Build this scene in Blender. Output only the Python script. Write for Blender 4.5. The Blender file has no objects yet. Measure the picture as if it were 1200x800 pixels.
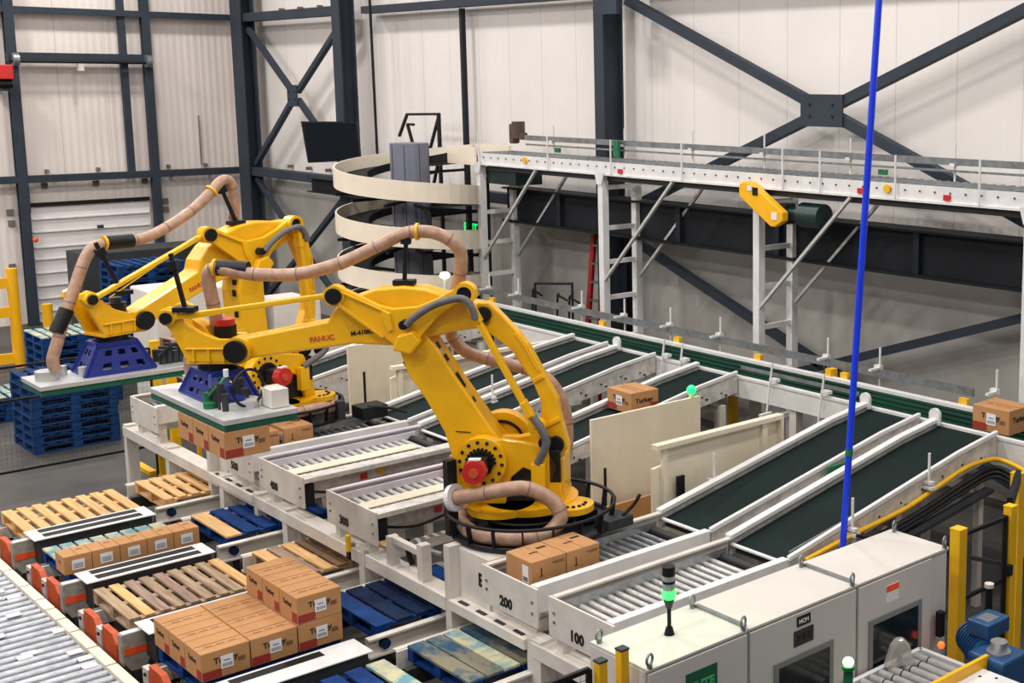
import bpy, math, random
from mathutils import Vector, Matrix
random.seed(7)
PI = math.pi
scene = bpy.context.scene
COL = scene.collection

# ------------------------------------------------------------------ materials
def lin(c):
    out = []
    for v in c:
        v = v / 255.0
        out.append(v / 12.92 if v <= 0.04045 else ((v + 0.055) / 1.055) ** 2.4)
    return out

def mat(name, rgb, rough=0.5, metal=0.0, var=0.06, scale=6.0, bump=0.0, rgb2=None, emit=None, estr=0.0,
        thr=None, alpha=None, stretch=(1, 1, 1), coat=0.0, spec=.5):
    m = bpy.data.materials.new(name)
    m.use_nodes = True
    nt = m.node_tree
    b = nt.nodes['Principled BSDF']
    b.inputs['Roughness'].default_value = rough
    b.inputs['Metallic'].default_value = metal
    b.inputs['Specular IOR Level'].default_value = spec
    if coat:
        b.inputs['Coat Weight'].default_value = coat
    c1 = lin(rgb)
    if rgb2 is None:
        c2 = [max(0, v * (1 - var * 2.2)) for v in c1]
    else:
        c2 = lin(rgb2)
    tc = nt.nodes.new('ShaderNodeTexCoord')
    mp = nt.nodes.new('ShaderNodeMapping')
    mp.inputs['Scale'].default_value = stretch
    nz = nt.nodes.new('ShaderNodeTexNoise')
    nz.inputs['Scale'].default_value = scale
    nz.inputs['Detail'].default_value = 5
    nz.inputs['Roughness'].default_value = 0.6
    rp = nt.nodes.new('ShaderNodeValToRGB')
    lo, hi = thr if thr else (0.35, 0.65)
    rp.color_ramp.elements[0].position = lo
    rp.color_ramp.elements[1].position = hi
    rp.color_ramp.elements[0].color = c2 + [1]
    rp.color_ramp.elements[1].color = c1 + [1]
    nt.links.new(tc.outputs['Object'], mp.inputs['Vector'])
    nt.links.new(mp.outputs['Vector'], nz.inputs['Vector'])
    nt.links.new(nz.outputs['Fac'], rp.inputs['Fac'])
    nt.links.new(rp.outputs['Color'], b.inputs['Base Color'])
    if bump:
        bp = nt.nodes.new('ShaderNodeBump')
        bp.inputs['Strength'].default_value = bump
        bp.inputs['Distance'].default_value = 0.01
        nt.links.new(nz.outputs['Fac'], bp.inputs['Height'])
        nt.links.new(bp.outputs['Normal'], b.inputs['Normal'])
    if emit:
        b.inputs['Emission Color'].default_value = lin(emit) + [1]
        b.inputs['Emission Strength'].default_value = estr
    if alpha is not None:
        b.inputs['Alpha'].default_value = alpha
    return m

def wall_mat(name, rgb, axis, rib=0.165, joint=1.07, lower=None, zsplit=3.0, ribs=.35):
    """painted metal cladding: vertical ribs as bump, thin vertical joints, a grey concrete plinth below"""
    m = bpy.data.materials.new(name)
    m.use_nodes = True
    nt = m.node_tree
    b = nt.nodes['Principled BSDF']
    b.inputs['Roughness'].default_value = 0.55
    tc = nt.nodes.new('ShaderNodeTexCoord')
    sp = nt.nodes.new('ShaderNodeSeparateXYZ')
    nt.links.new(tc.outputs['Object'], sp.inputs[0])
    def mth(op, a, v=None, c=None):
        n = nt.nodes.new('ShaderNodeMath'); n.operation = op
        for i, q in enumerate((a, v, c)):
            if q is None: continue
            if isinstance(q, (int, float)): n.inputs[i].default_value = q
            else: nt.links.new(q, n.inputs[i])
        return n.outputs[0]
    co = sp.outputs[axis]
    fr = mth('FRACT', mth('DIVIDE', co, joint))
    jn = mth('LESS_THAN', fr, 0.012)
    sn = mth('SINE', mth('MULTIPLY', co, 2 * PI / rib))
    nz = nt.nodes.new('ShaderNodeTexNoise')
    nz.inputs['Scale'].default_value = 0.9
    nz.inputs['Detail'].default_value = 4
    rp = nt.nodes.new('ShaderNodeValToRGB')
    c = lin(rgb)
    rp.color_ramp.elements[0].position = 0.3; rp.color_ramp.elements[1].position = 0.7
    rp.color_ramp.elements[0].color = [v * .93 for v in c] + [1]
    rp.color_ramp.elements[1].color = c + [1]
    nt.links.new(tc.outputs['Object'], nz.inputs['Vector'])
    nt.links.new(nz.outputs['Fac'], rp.inputs['Fac'])
    mx = nt.nodes.new('ShaderNodeMix'); mx.data_type = 'RGBA'
    nt.links.new(mth('MULTIPLY', jn, 0.55), mx.inputs['Factor'])
    nt.links.new(rp.outputs['Color'], mx.inputs['A'])
    mx.inputs['B'].default_value = [v * .45 for v in c] + [1]
    colr = mx.outputs['Result']
    if lower:
        n2 = nt.nodes.new('ShaderNodeTexNoise'); n2.inputs['Scale'].default_value = 1.6; n2.inputs['Detail'].default_value = 6
        nt.links.new(tc.outputs['Object'], n2.inputs['Vector'])
        r2 = nt.nodes.new('ShaderNodeValToRGB')
        cl = lin(lower)
        r2.color_ramp.elements[0].position = 0.3; r2.color_ramp.elements[1].position = 0.75
        r2.color_ramp.elements[0].color = [v * .8 for v in cl] + [1]
        r2.color_ramp.elements[1].color = [v * 1.1 for v in cl] + [1]
        nt.links.new(n2.outputs['Fac'], r2.inputs['Fac'])
        m2 = nt.nodes.new('ShaderNodeMix'); m2.data_type = 'RGBA'
        nt.links.new(mth('LESS_THAN', sp.outputs[2], zsplit), m2.inputs['Factor'])
        nt.links.new(colr, m2.inputs['A'])
        nt.links.new(r2.outputs['Color'], m2.inputs['B'])
        colr = m2.outputs['Result']
    nt.links.new(colr, b.inputs['Base Color'])
    bp = nt.nodes.new('ShaderNodeBump')
    bp.inputs['Strength'].default_value = ribs
    bp.inputs['Distance'].default_value = 0.012
    hh = mth('MULTIPLY', sn, mth('GREATER_THAN', sp.outputs[2], zsplit)) if lower else sn
    nt.links.new(hh, bp.inputs['Height'])
    nt.links.new(bp.outputs['Normal'], b.inputs['Normal'])
    return m

M = {}
M['yellow'] = mat('robot_yellow', (245, 184, 6), .36, 0, .05, 3, coat=.25)
M['yellow_rod'] = mat('rod_yellow', (238, 184, 16), .4, 0, .05, 5)
M['black'] = mat('black_plastic', (20, 20, 23), .5, 0, .1, 8, spec=.3)
M['dark'] = mat('dark_machine', (48, 50, 54), .6, 0, .2, 5)
M['darkgrey'] = mat('dark_grey_panel', (60, 62, 66), .6, 0, .12, 2, spec=.25)
M['steel'] = mat('slate_steel', (54, 62, 72), .65, spec=.25, metal=0, var=.1, scale=1.5)
M['steel_dark'] = mat('slate_steel_dark', (34, 39, 47), .65, 0, .12, 1.5, spec=.25)
M['beamdark'] = mat('dark_mezz', (33, 36, 41), .7, 0, .18, 1.2, spec=.2)
M['white'] = mat('white_paint', (228, 226, 224), .42, 0, .06, 5)
M['lilac'] = mat('lilac_white_guard', (214, 208, 216), .4, 0, .05, 4)
M['cream'] = mat('cream_paint', (232, 220, 196), .45, 0, .05, 2)
M['creamwhite'] = mat('cream_white_frame', (222, 214, 204), .48, 0, .08, 3)
M['cabinet'] = mat('cabinet_grey', (205, 200, 196), .5, 0, .03, 2)
M['cabinet_top'] = mat('cabinet_top_grey', (208, 200, 192), .5, 0, .03, 2)
M['zinc'] = mat('zinc_roller', (168, 170, 174), .36, .7, .12, 12)
M['bigroller'] = mat('steel_pallet_roller', (178, 180, 186), .36, .5, .15, 8)
M['rollerwhite'] = mat('pale_roller', (205, 203, 200), .35, .35, .1, 12)
M['strut'] = mat('pale_strut', (204, 203, 200), .45, .1, .1, 10)
M['grimy'] = mat('grimy_white_frame', (214, 210, 204), .5, 0, .1, 9, rgb2=(176, 170, 162), thr=(.3, .6))
M['grimy2'] = mat('dull_grey_bracket', (172, 164, 152), .6, 0, .1, 9, rgb2=(132, 124, 114), thr=(.3, .6))
M['smoke'] = mat('smoky_clear_panel', (90, 92, 96), .1, alpha=.2)
M['bluestack'] = mat('stack_blue', (12, 62, 116), .7, 0, .25, 6, spec=.2)
M['trimgrey'] = mat('trim_grey', (120, 112, 106), .6, 0, .1, 6)
M['galv'] = mat('galvanised', (150, 154, 156), .4, .6, .15, 10)
M['alu'] = mat('aluminium', (190, 192, 194), .35, .8, .1, 10)
M['belt'] = mat('dark_green_belt', (17, 33, 31), .75, 0, .12, 2, spec=.18)
M['linebelt'] = mat('green_line_belt', (6, 60, 46), .6, 0, .3, 4, spec=.2, stretch=(.3, 3, 1))
M['blackbelt'] = mat('black_transfer_belt', (30, 31, 33), .6, 0, .1, 6)
M['bluepaint'] = mat('pallet_blue', (10, 60, 126), .7, 0, .22, 5, spec=.2)
M['bluedark'] = mat('pallet_dark_blue', (12, 38, 76), .75, 0, .25, 5, spec=.2)
M['blueworn'] = mat('pallet_blue_worn', (126, 120, 98), .75, 0, .1, 3.2, rgb2=(30, 76, 102), thr=(.42, .56), stretch=(1, 2, 1))
M['tealworn'] = mat('pallet_teal_worn', (196, 188, 150), .75, 0, .1, 5, rgb2=(96, 146, 158), thr=(.4, .6))
M['wood'] = mat('fresh_wood', (226, 182, 122), .7, 0, .1, 5, stretch=(.5, 6, 6), rgb2=(198, 150, 92))
M['woodgrey'] = mat('weathered_wood', (186, 160, 128), .8, 0, .1, 5, stretch=(.5, 6, 6), rgb2=(142, 116, 92))
M['woodpink'] = mat('weathered_wood_pinkish', (172, 142, 124), .8, 0, .1, 5, stretch=(.5, 6, 6), rgb2=(134, 108, 94))
M['wooddark'] = mat('wood_dark', (132, 100, 68), .8, 0, .1, 5, rgb2=(98, 72, 48))
M['card'] = mat('cardboard', (190, 138, 88), .75, 0, .06, 4)
M['carddark'] = mat('cardboard_seam', (120, 76, 42), .8, 0, .1, 4)
M['cardred'] = mat('carton_red_print', (158, 48, 40), .75, 0, .1, 9)
M['print'] = mat('carton_black_print', (52, 34, 26), .8, 0, .1, 9)
M['label'] = mat('paper_label', (232, 232, 232), .6, 0, .03, 9)
M['labelprint'] = mat('label_print_grey', (110, 112, 124), .7, 0, .1, 9)
M['orange'] = mat('orange_bracket', (208, 88, 42), .55, 0, .12, 5)
M['tag'] = mat('orange_tag', (255, 92, 44), .6, 0, .05, 9)
M['hose'] = mat('tan_hose', (184, 148, 124), .42, 0, .1, 14, rgb2=(160, 124, 104))
M['hosering'] = mat('hose_joint', (140, 108, 92), .5, 0, .1, 14)
M['conduit'] = mat('grey_conduit', (104, 100, 102), .55, 0, .1, 10)
M['red'] = mat('motor_red', (206, 40, 36), .4, 0, .08, 6)
M['ladderred'] = mat('ladder_red', (170, 42, 34), .5, 0, .08, 6)
M['blueframe'] = mat('gripper_blue', (10, 34, 122), .45, 0, .1, 5)
M['foam'] = mat('green_foam', (8, 86, 64), .85, 0, .15, 12)
M['plate'] = mat('aluminium_plate', (204, 204, 202), .38, .35, .08, 4)
M['postyellow'] = mat('post_yellow', (240, 184, 16), .45, 0, .06, 4)
M['brightyellow'] = mat('bright_yellow', (250, 184, 20), .4, 0, .04, 4)
M['palegreen'] = mat('pcb_green', (20, 120, 70), .5, 0, .2, 20)
M['motorgreen'] = mat('motor_dark_green', (22, 48, 46), .4, 0, .1, 6)
M['motorblue'] = mat('motor_blue', (28, 78, 124), .42, 0, .1, 6)
M['brown'] = mat('motor_brown', (98, 78, 66), .5, .2, .2, 8)
M['screen'] = mat('tv_screen', (12, 16, 24), .18, 0, .05, 2)
M['window'] = mat('cabinet_window', (30, 36, 38), .15, 0, .2, 3)
M['windowframe'] = mat('window_frame_grey', (128, 134, 132), .5, 0, .05, 5)
M['poleblue'] = mat('hose_blue', (18, 60, 232), .35, 0, .05, 3)
M['spiralcol'] = mat('spiral_column_grey', (122, 125, 140), .5, 0, .06, 2)
M['spiralbed'] = mat('spiral_bed_dark', (34, 35, 38), .65, 0, .1, 3, spec=.2)
M['guard'] = mat('spiral_guard_cream', (242, 228, 208), .42, 0, .04, 2)
M['doorpanel'] = mat('dock_door_white', (238, 232, 230), .5, 0, .04, 2)
M['exit'] = mat('exit_green', (20, 200, 90), .5, emit=(20, 235, 100), estr=1.2)
M['lampgreen'] = mat('lamp_green', (40, 240, 160), .3, emit=(8, 255, 14), estr=50)
M['lampwhitegreen'] = mat('lamp_pale_green', (210, 255, 190), .3, emit=(200, 255, 150), estr=5)
M['lampcyan'] = mat('lamp_cyan_green', (60, 240, 190), .3, emit=(0, 255, 50), estr=3)
M['lamporange'] = mat('lamp_orange', (255, 110, 40), .3, emit=(255, 90, 30), estr=2)
M['clear'] = mat('clear_guard', (210, 205, 200), .15, alpha=.55)
M['greylens'] = mat('beacon_grey_lens', (160, 166, 164), .25, 0, .03, 9)
M['signgreen'] = mat('sign_green', (16, 90, 60), .5)
M['signletter'] = mat('sign_letter_green', (74, 176, 112), .5)
M['signdark'] = mat('sign_dark', (38, 42, 50), .5)
M['whitebox'] = mat('white_wrapped', (226, 218, 210), .5, 0, .05, 2)
M['floor'] = mat('concrete_floor', (82, 79, 75), .5, 0, .1, .8, rgb2=(58, 57, 56), bump=.05, spec=.35)
M['wallb'] = wall_mat('cladding_back', (238, 231, 225), 0, lower=(182, 178, 171), zsplit=3.15, ribs=.16)
M['walll'] = wall_mat('cladding_left', (236, 224, 216), 1)

# ------------------------------------------------------------------ mesh builder
def V(*a): return Vector(a)

class MB:
    def __init__(s): s.v = []; s.f = []; s.sm = []
    def add(s, vs, fs, smooth=False):
        n = len(s.v)
        s.v += [Vector(p) for p in vs]
        for f in fs:
            s.f.append([i + n for i in f]); s.sm.append(smooth)
        return s
    def box(s, x0, x1, y0, y1, z0, z1):
        if x0 > x1: x0, x1 = x1, x0
        if y0 > y1: y0, y1 = y1, y0
        if z0 > z1: z0, z1 = z1, z0
        e = .0004 * (len(s.f) // 6 % 5)
        e = min(e, (x1 - x0) * .05, (y1 - y0) * .05, (z1 - z0) * .05)
        x0 += e; x1 -= e; y0 += e; y1 -= e; z0 += e; z1 -= e
        vs = [(x, y, z) for z in (z0, z1) for y in (y0, y1) for x in (x0, x1)]
        return s.add(vs, [(0, 2, 3, 1), (4, 5, 7, 6), (0, 1, 5, 4), (2, 6, 7, 3), (0, 4, 6, 2), (1, 3, 7, 5)])
    def bar(s, p, q, w, h, up=(0, 0, 1)):
        p = Vector(p); q = Vector(q); d = (q - p).normalized(); up = Vector(up)
        e = .0004 * (len(s.f) // 6 % 5); w = w - min(e, w * .1); h = h - min(e, h * .1)
        side = d.cross(up)
        if side.length < 1e-4: side = d.cross(Vector((1, 0, 0)))
        side.normalize(); u = side.cross(d).normalized()
        vs = []
        for c in (p, q):
            for a, b in ((-1, -1), (1, -1), (1, 1), (-1, 1)):
                vs.append(c + side * (a * w / 2) + u * (b * h / 2))
        return s.add(vs, [(0, 1, 2, 3), (7, 6, 5, 4), (0, 4, 5, 1), (1, 5, 6, 2), (2, 6, 7, 3), (3, 7, 4, 0)])
    def cyl(s, p, q, r, n=16, r2=None, caps=True, smooth=True):
        p = Vector(p); q = Vector(q); d = (q - p).normalized()
        a = d.orthogonal().normalized(); b = d.cross(a)
        r2 = r if r2 is None else r2
        vs = [p + (a * math.cos(t) + b * math.sin(t)) * r for t in [2 * PI * i / n for i in range(n)]]
        vs += [q + (a * math.cos(t) + b * math.sin(t)) * r2 for t in [2 * PI * i / n for i in range(n)]]
        s.add(vs, [(i, (i + 1) % n, n + (i + 1) % n, n + i) for i in range(n)], smooth)
        if caps:
            s.add(vs[:n], [tuple(range(n - 1, -1, -1))]); s.add(vs[n:], [tuple(range(n))])
        return s
    def annulus(s, p, q, ro, ri, n=32):
        p = Vector(p); q = Vector(q); d = (q - p).normalized()
        a = d.orthogonal().normalized(); b = d.cross(a); vs = []
        for c, r in ((p, ro), (q, ro), (q, ri), (p, ri)):
            vs += [c + (a * math.cos(2 * PI * i / n) + b * math.sin(2 * PI * i / n)) * r for i in range(n)]
        fs = []
        for k in range(4):
            for i in range(n):
                j = (i + 1) % n; k2 = (k + 1) % 4
                fs.append((k * n + i, k * n + j, k2 * n + j, k2 * n + i))
        return s.add(vs, fs)
    def prism(s, poly, o, ax, ay, t0, t1):
        """polygon in plane (ax, ay) at o, thickened from t0 to t1 along ax x ay"""
        o = Vector(o); ax = Vector(ax); ay = Vector(ay); n = ax.cross(ay).normalized()
        k = len(poly)
        area = sum(poly[i][0] * poly[(i + 1) % k][1] - poly[(i + 1) % k][0] * poly[i][1] for i in range(k))
        if area < 0: poly = poly[::-1]
        vs = [o + ax * a + ay * b + n * t0 for a, b in poly] + [o + ax * a + ay * b + n * t1 for a, b in poly]
        return s.add(vs, [tuple(range(k - 1, -1, -1)), tuple(range(k, 2 * k))] +
                     [(i, (i + 1) % k, k + (i + 1) % k, k + i) for i in range(k)])
    def tube(s, pts, r, n=12, seg=6, smooth=True):
        P = [Vector(p) for p in pts]
        if len(P) > 2:
            Q = [P[0] * 2 - P[1]] + P + [P[-1] * 2 - P[-2]]; C = []
            for i in range(1, len(Q) - 2):
                for k in range(seg):
                    t = k / seg; a, b, c, d = Q[i - 1], Q[i], Q[i + 1], Q[i + 2]
                    C.append(.5 * ((2 * b) + (c - a) * t + (2 * a - 5 * b + 4 * c - d) * t * t + (3 * b - a - 3 * c + d) * t ** 3))
            C.append(P[-1])
        else: C = P
        nrm = (C[1] - C[0]).orthogonal().normalized(); vs = []
        for i, p in enumerate(C):
            d = (C[min(i + 1, len(C) - 1)] - C[max(i - 1, 0)]).normalized()
            nrm = (nrm - d * nrm.dot(d)).normalized(); bn = d.cross(nrm)
            vs += [p + (nrm * math.cos(2 * PI * j / n) + bn * math.sin(2 * PI * j / n)) * r for j in range(n)]
        fs = []
        for i in range(len(C) - 1):
            for j in range(n):
                k = (j + 1) % n
                fs.append((i * n + j, i * n + k, (i + 1) * n + k, (i + 1) * n + j))
        s.add(vs, fs, smooth)
        s.add(vs[:n], [tuple(range(n - 1, -1, -1))]); s.add(vs[-n:], [tuple(range(n))])
        s.path = C
        return s
    def ring(s, c, axis, R, r, n=40, m=8, a0=0, a1=2 * PI):
        c = Vector(c); d = Vector(axis).normalized(); a = d.orthogonal().normalized(); b = d.cross(a)
        full = abs(a1 - a0 - 2 * PI) < 1e-6; vs = []; cnt = n if full else n + 1
        for i in range(cnt):
            t = a0 + (a1 - a0) * i / n; e = a * math.cos(t) + b * math.sin(t)
            for j in range(m):
                u = 2 * PI * j / m; vs.append(c + e * (R + r * math.cos(u)) + d * (r * math.sin(u)))
        fs = []
        for i in range(n if full else n):
            i2 = (i + 1) % cnt
            for j in range(m):
                fs.append((i * m + j, i2 * m + j, i2 * m + (j + 1) % m, i * m + (j + 1) % m))
        return s.add(vs, fs, True)
    def sphere(s, c, r, n=16, m=10, squash=1.0):
        c = Vector(c); vs = []
        for i in range(m + 1):
            t = PI * i / m
            for j in range(n):
                u = 2 * PI * j / n
                vs.append(c + Vector((r * math.sin(t) * math.cos(u), r * math.sin(t) * math.sin(u), r * squash * math.cos(t))))
        return s.add(vs, [(i * n + j, (i + 1) * n + j, (i + 1) * n + (j + 1) % n, i * n + (j + 1) % n) for i in range(m) for j in range(n)], True)
    def hbeam(s, p, q, w, h, up=(0, 0, 1), tf=.03):
        """H section: two flanges (width w) apart by h along 'up' and a web"""
        p = Vector(p); q = Vector(q); d = (q - p).normalized(); up = Vector(up)
        side = d.cross(up).normalized(); u = side.cross(d).normalized()
        for k in (-1, 1):
            s.bar(p + u * k * (h / 2 - tf / 2), q + u * k * (h / 2 - tf / 2), w, tf, up)
        s.bar(p, q, tf, h - 2 * tf, up)
        return s
    def text(s, txt, o, ax, ay, size, depth=.004, align='CENTER'):
        """solid lettering: baseline origin o, reading along ax, letters upright along ay"""
        vs, fs = text_mesh(txt, align)
        o = Vector(o); ax = Vector(ax).normalized(); ay = Vector(ay).normalized(); n = ax.cross(ay)
        s.add([o + ax * (v[0] * size) + ay * (v[1] * size) + n * (v[2] * depth) for v in vs], fs)
        return s
    def parts(s, name, m, parent=None, bevel=0.0, local=False):
        """every separate primitive of this builder becomes an object of its own"""
        out = []; lo = 0; groups = []
        idx = sorted(range(len(s.f)), key=lambda i: min(s.f[i])); root = {}
        def find(a):
            while root.get(a, a) != a: a = root[a]
            return a
        for f in s.f:
            r = find(f[0])
            for v in f[1:]:
                q = find(v)
                if q != r: root[q] = r
        comp = {}
        for i, f in enumerate(s.f): comp.setdefault(find(f[0]), []).append(i)
        for fs in comp.values():
            used = sorted({v for i in fs for v in s.f[i]}); mp = {v: k for k, v in enumerate(used)}
            o = MB(); o.v = [s.v[v] for v in used]; o.f = [[mp[v] for v in s.f[i]] for i in fs]; o.sm = [s.sm[i] for i in fs]
            out.append(o.build(name, m, parent, bevel, local))
        return out
    def build(s, name, m, parent=None, bevel=0.0, local=False):
        me = bpy.data.meshes.new(name)
        off = Vector((0, 0, 0)) if (local or parent is None) else ORG.get(parent.name, Vector((0, 0, 0)))
        me.from_pydata([tuple(v - off) for v in s.v], [], s.f)
        me.polygons.foreach_set('use_smooth', s.sm)
        me.materials.append(M[m] if isinstance(m, str) else m)
        me.update()
        o = bpy.data.objects.new(name, me); COL.objects.link(o)
        if parent is not None:
            o.parent = parent; ORG[o.name] = off
        if bevel:
            b = o.modifiers.new('bevel', 'BEVEL'); b.width = bevel; b.segments = 2; b.limit_method = 'ANGLE'
        return o

ORG = {}
_tc = {}
def text_mesh(txt, align):
    if (txt, align) in _tc: return _tc[(txt, align)]
    cu = bpy.data.curves.new('lettering', 'FONT'); cu.body = txt; cu.extrude = 0.5
    cu.align_x = align; cu.resolution_u = 2; cu.offset = .035
    ob = bpy.data.objects.new('lettering', cu); COL.objects.link(ob)
    bpy.context.view_layer.update()
    me = ob.evaluated_get(bpy.context.evaluated_depsgraph_get()).to_mesh()
    vs = [tuple(v.co) for v in me.vertices]; fs = [tuple(p.vertices) for p in me.polygons]
    ob.evaluated_get(bpy.context.evaluated_depsgraph_get()).to_mesh_clear()
    bpy.data.objects.remove(ob); bpy.data.curves.remove(cu)
    _tc[(txt, align)] = (vs, fs)
    return vs, fs

def tag(o, label=None, cat=None, group=None, kind=None):
    if label: o['label'] = label
    if cat: o['category'] = cat
    if group: o['group'] = group
    if kind: o['kind'] = kind
    return o

def thing(name, label, cat, loc=(0, 0, 0), rotz=0.0, group=None):
    o = bpy.data.objects.new(name, None); COL.objects.link(o)
    o.empty_display_size = .1
    o.location = loc; o.rotation_euler = (0, 0, rotz)
    ORG[o.name] = Vector(loc)
    return tag(o, label, cat, group)

def struct(name, mb, m, parent=None, bevel=0):
    o = mb.build(name, m, parent, bevel)
    if parent is None: o['kind'] = 'structure'
    return o

def copy_tree(o, parent=None):
    c = o.copy(); COL.objects.link(c)
    if parent is not None:
        c.parent = parent
    for ch in [x for x in KIDS.get(o.name, [])]:
        copy_tree(ch, c)
    return c
KIDS = {}
def remember(root):
    """record the children of a finished prototype"""
    def rec(o):
        ch = [x for x in COL.objects if x.parent == o]
        KIDS[o.name] = ch
        for c in ch: rec(c)
    rec(root)

def place(proto, first, loc, rotz=0.0, label=None, group=None):
    o = proto if first else copy_tree(proto)
    o.location = loc; o.rotation_euler = (0, 0, rotz)
    if label: o['label'] = label
    if group: o['group'] = group
    return o

# ------------------------------------------------------------------ room shell
struct('floor', MB().box(-34.2, 3, -3, 14.25, -.2, 0), 'floor')
struct('wall_back', MB().box(-33.5, 2, 14.05, 14.3, 0, 9.5), 'wallb')
struct('wall_left', MB().box(-33.6, -33.35, -2, 14.3, 0, 9.5), 'walll')

def column(x, y, label, w=.34, d=.3, along='y', z1=9.4, loc=None):
    t = thing('steel_column', label, 'column', (x, y, 0))
    up = (0, 1, 0) if along == 'y' else (1, 0, 0)
    MB().hbeam((x, y, .02), (x, y, z1), w, d, up).build('shaft', 'steel', t)
    MB().box(x - w * .65, x + w * .65, y - d * .65, y + d * .65, 0, .02).build('base_plate', 'steel_dark', t)
    return t
c = column(-32.4, 13.6, 'tall slate grey corner column where the two clad walls meet', .6, .35)
c = column(-27.05, 13.55, 'slate grey wall column behind the black hanging monitor', .36, .36)
c = column(-17.72, 13.6, 'big dark slate column left of the large cross brace', .26, .42)
c = column(-7.9, 13.6, 'slate grey column at the far right beside the yellow fence posts', .3, .42)
column(-33.1, 8.65, 'slate grey column left of the overhead door, at the picture edge', .2, .2, 'x')
column(-33.1, 11.55, 'slate grey door jamb column right of the overhead door', .18, .18, 'x')

def girt(label, p, q, w=.12, h=.2):
    o = MB().bar(p, q, w, h).build('wall_girt', 'steel'); tag(o, label, 'girt')
    return o
girt('slate horizontal girt across the top of the left wall', (-33.12, -1.5, 7.17), (-33.12, 13.7, 7.17), .22, .14)
girt('slate horizontal girt low on the left wall behind the door tracks', (-33.12, -1.5, 3.36), (-33.12, 13.7, 3.36), .22, .16)
girt('slate top girt in the narrow braced bay next to the corner', (-32.2, 13.62, 7.14), (-27.15, 13.62, 7.14), .26, .2)
girt('slate bottom girt in the narrow braced bay below the cross brace', (-32.2, 13.62, 3.38), (-27.15, 13.62, 3.38), .26, .2)
girt('slate top girt of the middle bay above the spiral conveyor', (-26.4, 13.75, 7.12), (-17.87, 13.75, 7.12), .22, .15)
girt('slate top girt of the right bay running out of the picture', (-17.2, 13.75, 7.2), (-8.2, 13.75, 7.2), .22, .2)
girt('slate low girt of the middle bay behind the spiral conveyor', (-26.4, 13.75, 3.4), (-17.87, 13.75, 3.4), .22, .2)
o = MB().bar((-33.14, 11.03, 3.44), (-33.14, 11.03, 7.1), .15, .12, (1, 0, 0)).build('wall_stud', 'steel'); tag(o, 'slim slate stud in the middle of the wall above the overhead door', 'stud')
o = MB().bar((-33.14, 11.03, 7.24), (-33.14, 11.03, 9.3), .15, .12, (1, 0, 0)).build('wall_stud', 'steel'); tag(o, 'short slate stud above the top girt of the left wall', 'stud')
o = MB().bar((-22.7, 13.85, .05), (-22.7, 13.85, 7.03), .09, .09, (0, 1, 0)).build('wall_stud', 'steel_dark'); tag(o, 'thin dark upright stud behind the spiral conveyor', 'stud')

def brace(label, cx, cz, arms, pw, ph, y=13.62, s=.16, plate=True):
    s = s * .72
    t = thing('cross_brace', label, 'brace', (cx, y, cz))
    for (x, z) in arms:
        d = Vector((x - cx, 0, z - cz)); l = d.length; d.normalize()
        a = Vector((cx, y, cz)) + d * (min(pw, ph) * .35)
        MB().bar(a, (x, y, z), s, s, (0, 1, 0)).build('brace_arm', 'steel', t)
    if plate:
        MB().box(cx - pw / 2, cx + pw / 2, y - s / 2 - .03, y - s / 2 - .005, cz - ph / 2, cz + ph / 2).build('gusset_plate', 'steel', t)
        b = MB()
        for sx in (-1, 1):
            for sz in (-1, 1):
                b.cyl((cx + sx * pw * .27, y - s / 2 - .045, cz + sz * ph * .18), (cx + sx * pw * .27, y - s / 2 - .03, cz + sz * ph * .18), .022, 8)
        b.parts('bolt', 'steel_dark', t)
    return t
brace('cross brace with small gusset plate in the narrow bay beside the corner', -29.72, 5.27, [(-32.1, 6.86), (-27.2, 6.9), (-32.1, 3.56), (-27.2, 3.56)], .5, .5)
brace('large cross brace with square bolted plate, crossed by the blue pole', -12.7, 5.22, [(-17.2, 6.95), (-8.2, 6.95), (-17.2, 3.5), (-8.2, 3.5)], .82, .46, s=.2)
brace('lower cross brace under the dark beam behind the line conveyor', -12.7, 1.48, [(-17.2, 2.98), (-8.2, 3.0), (-17.0, .12), (-8.3, .12)], .5, .2, s=.17, plate=False)
brace('lower cross brace below the girt in the corner bay', -29.72, 1.6, [(-32.1, 3.2), (-27.2, 3.2), (-32.1, .15), (-27.2, .15)], .5, .4, s=.15)
for k, (x, z) in enumerate([(-17.35, 6.83)]):
    o = MB().box(x - .05, x + .38, 13.2, 13.29, z - .12, z + .3).build('gusset_bracket', 'steel'); tag(o, 'square steel bracket on the big dark column at the top edge', 'bracket')

# long dark beam under the upper conveyor
t = thing('dark_beam', 'long dark horizontal beam along the back wall under the raised conveyor', 'beam', (-14, 13.4, 3.1))
MB().box(-20.3, -5, 13.2, 13.5, 3.12, 3.68).build('beam_face', 'beamdark', t)
MB().box(-20.3, -5, 13.08, 13.5, 3.68, 3.71).build('top_flange', 'beamdark', t)
MB().box(-20.3, -5, 13.08, 13.5, 3.08, 3.12).build('bottom_flange', 'beamdark', t)
b = MB()
for x in (-18.6, -15.4, -13.2, -10.6, -8.6): b.box(x - .05, x + .05, 13.12, 13.2, 3.12, 3.68)
b.parts('stiffeners', 'steel_dark', t)
o = MB().hbeam((-28.1, 13.15, 3.31), (-23.3, 13.15, 3.31), .26, .33, (0, 0, 1), .02).build('dark_channel', 'beamdark'); tag(o, 'short dark channel beam left of the spiral conveyor', 'beam')

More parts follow.
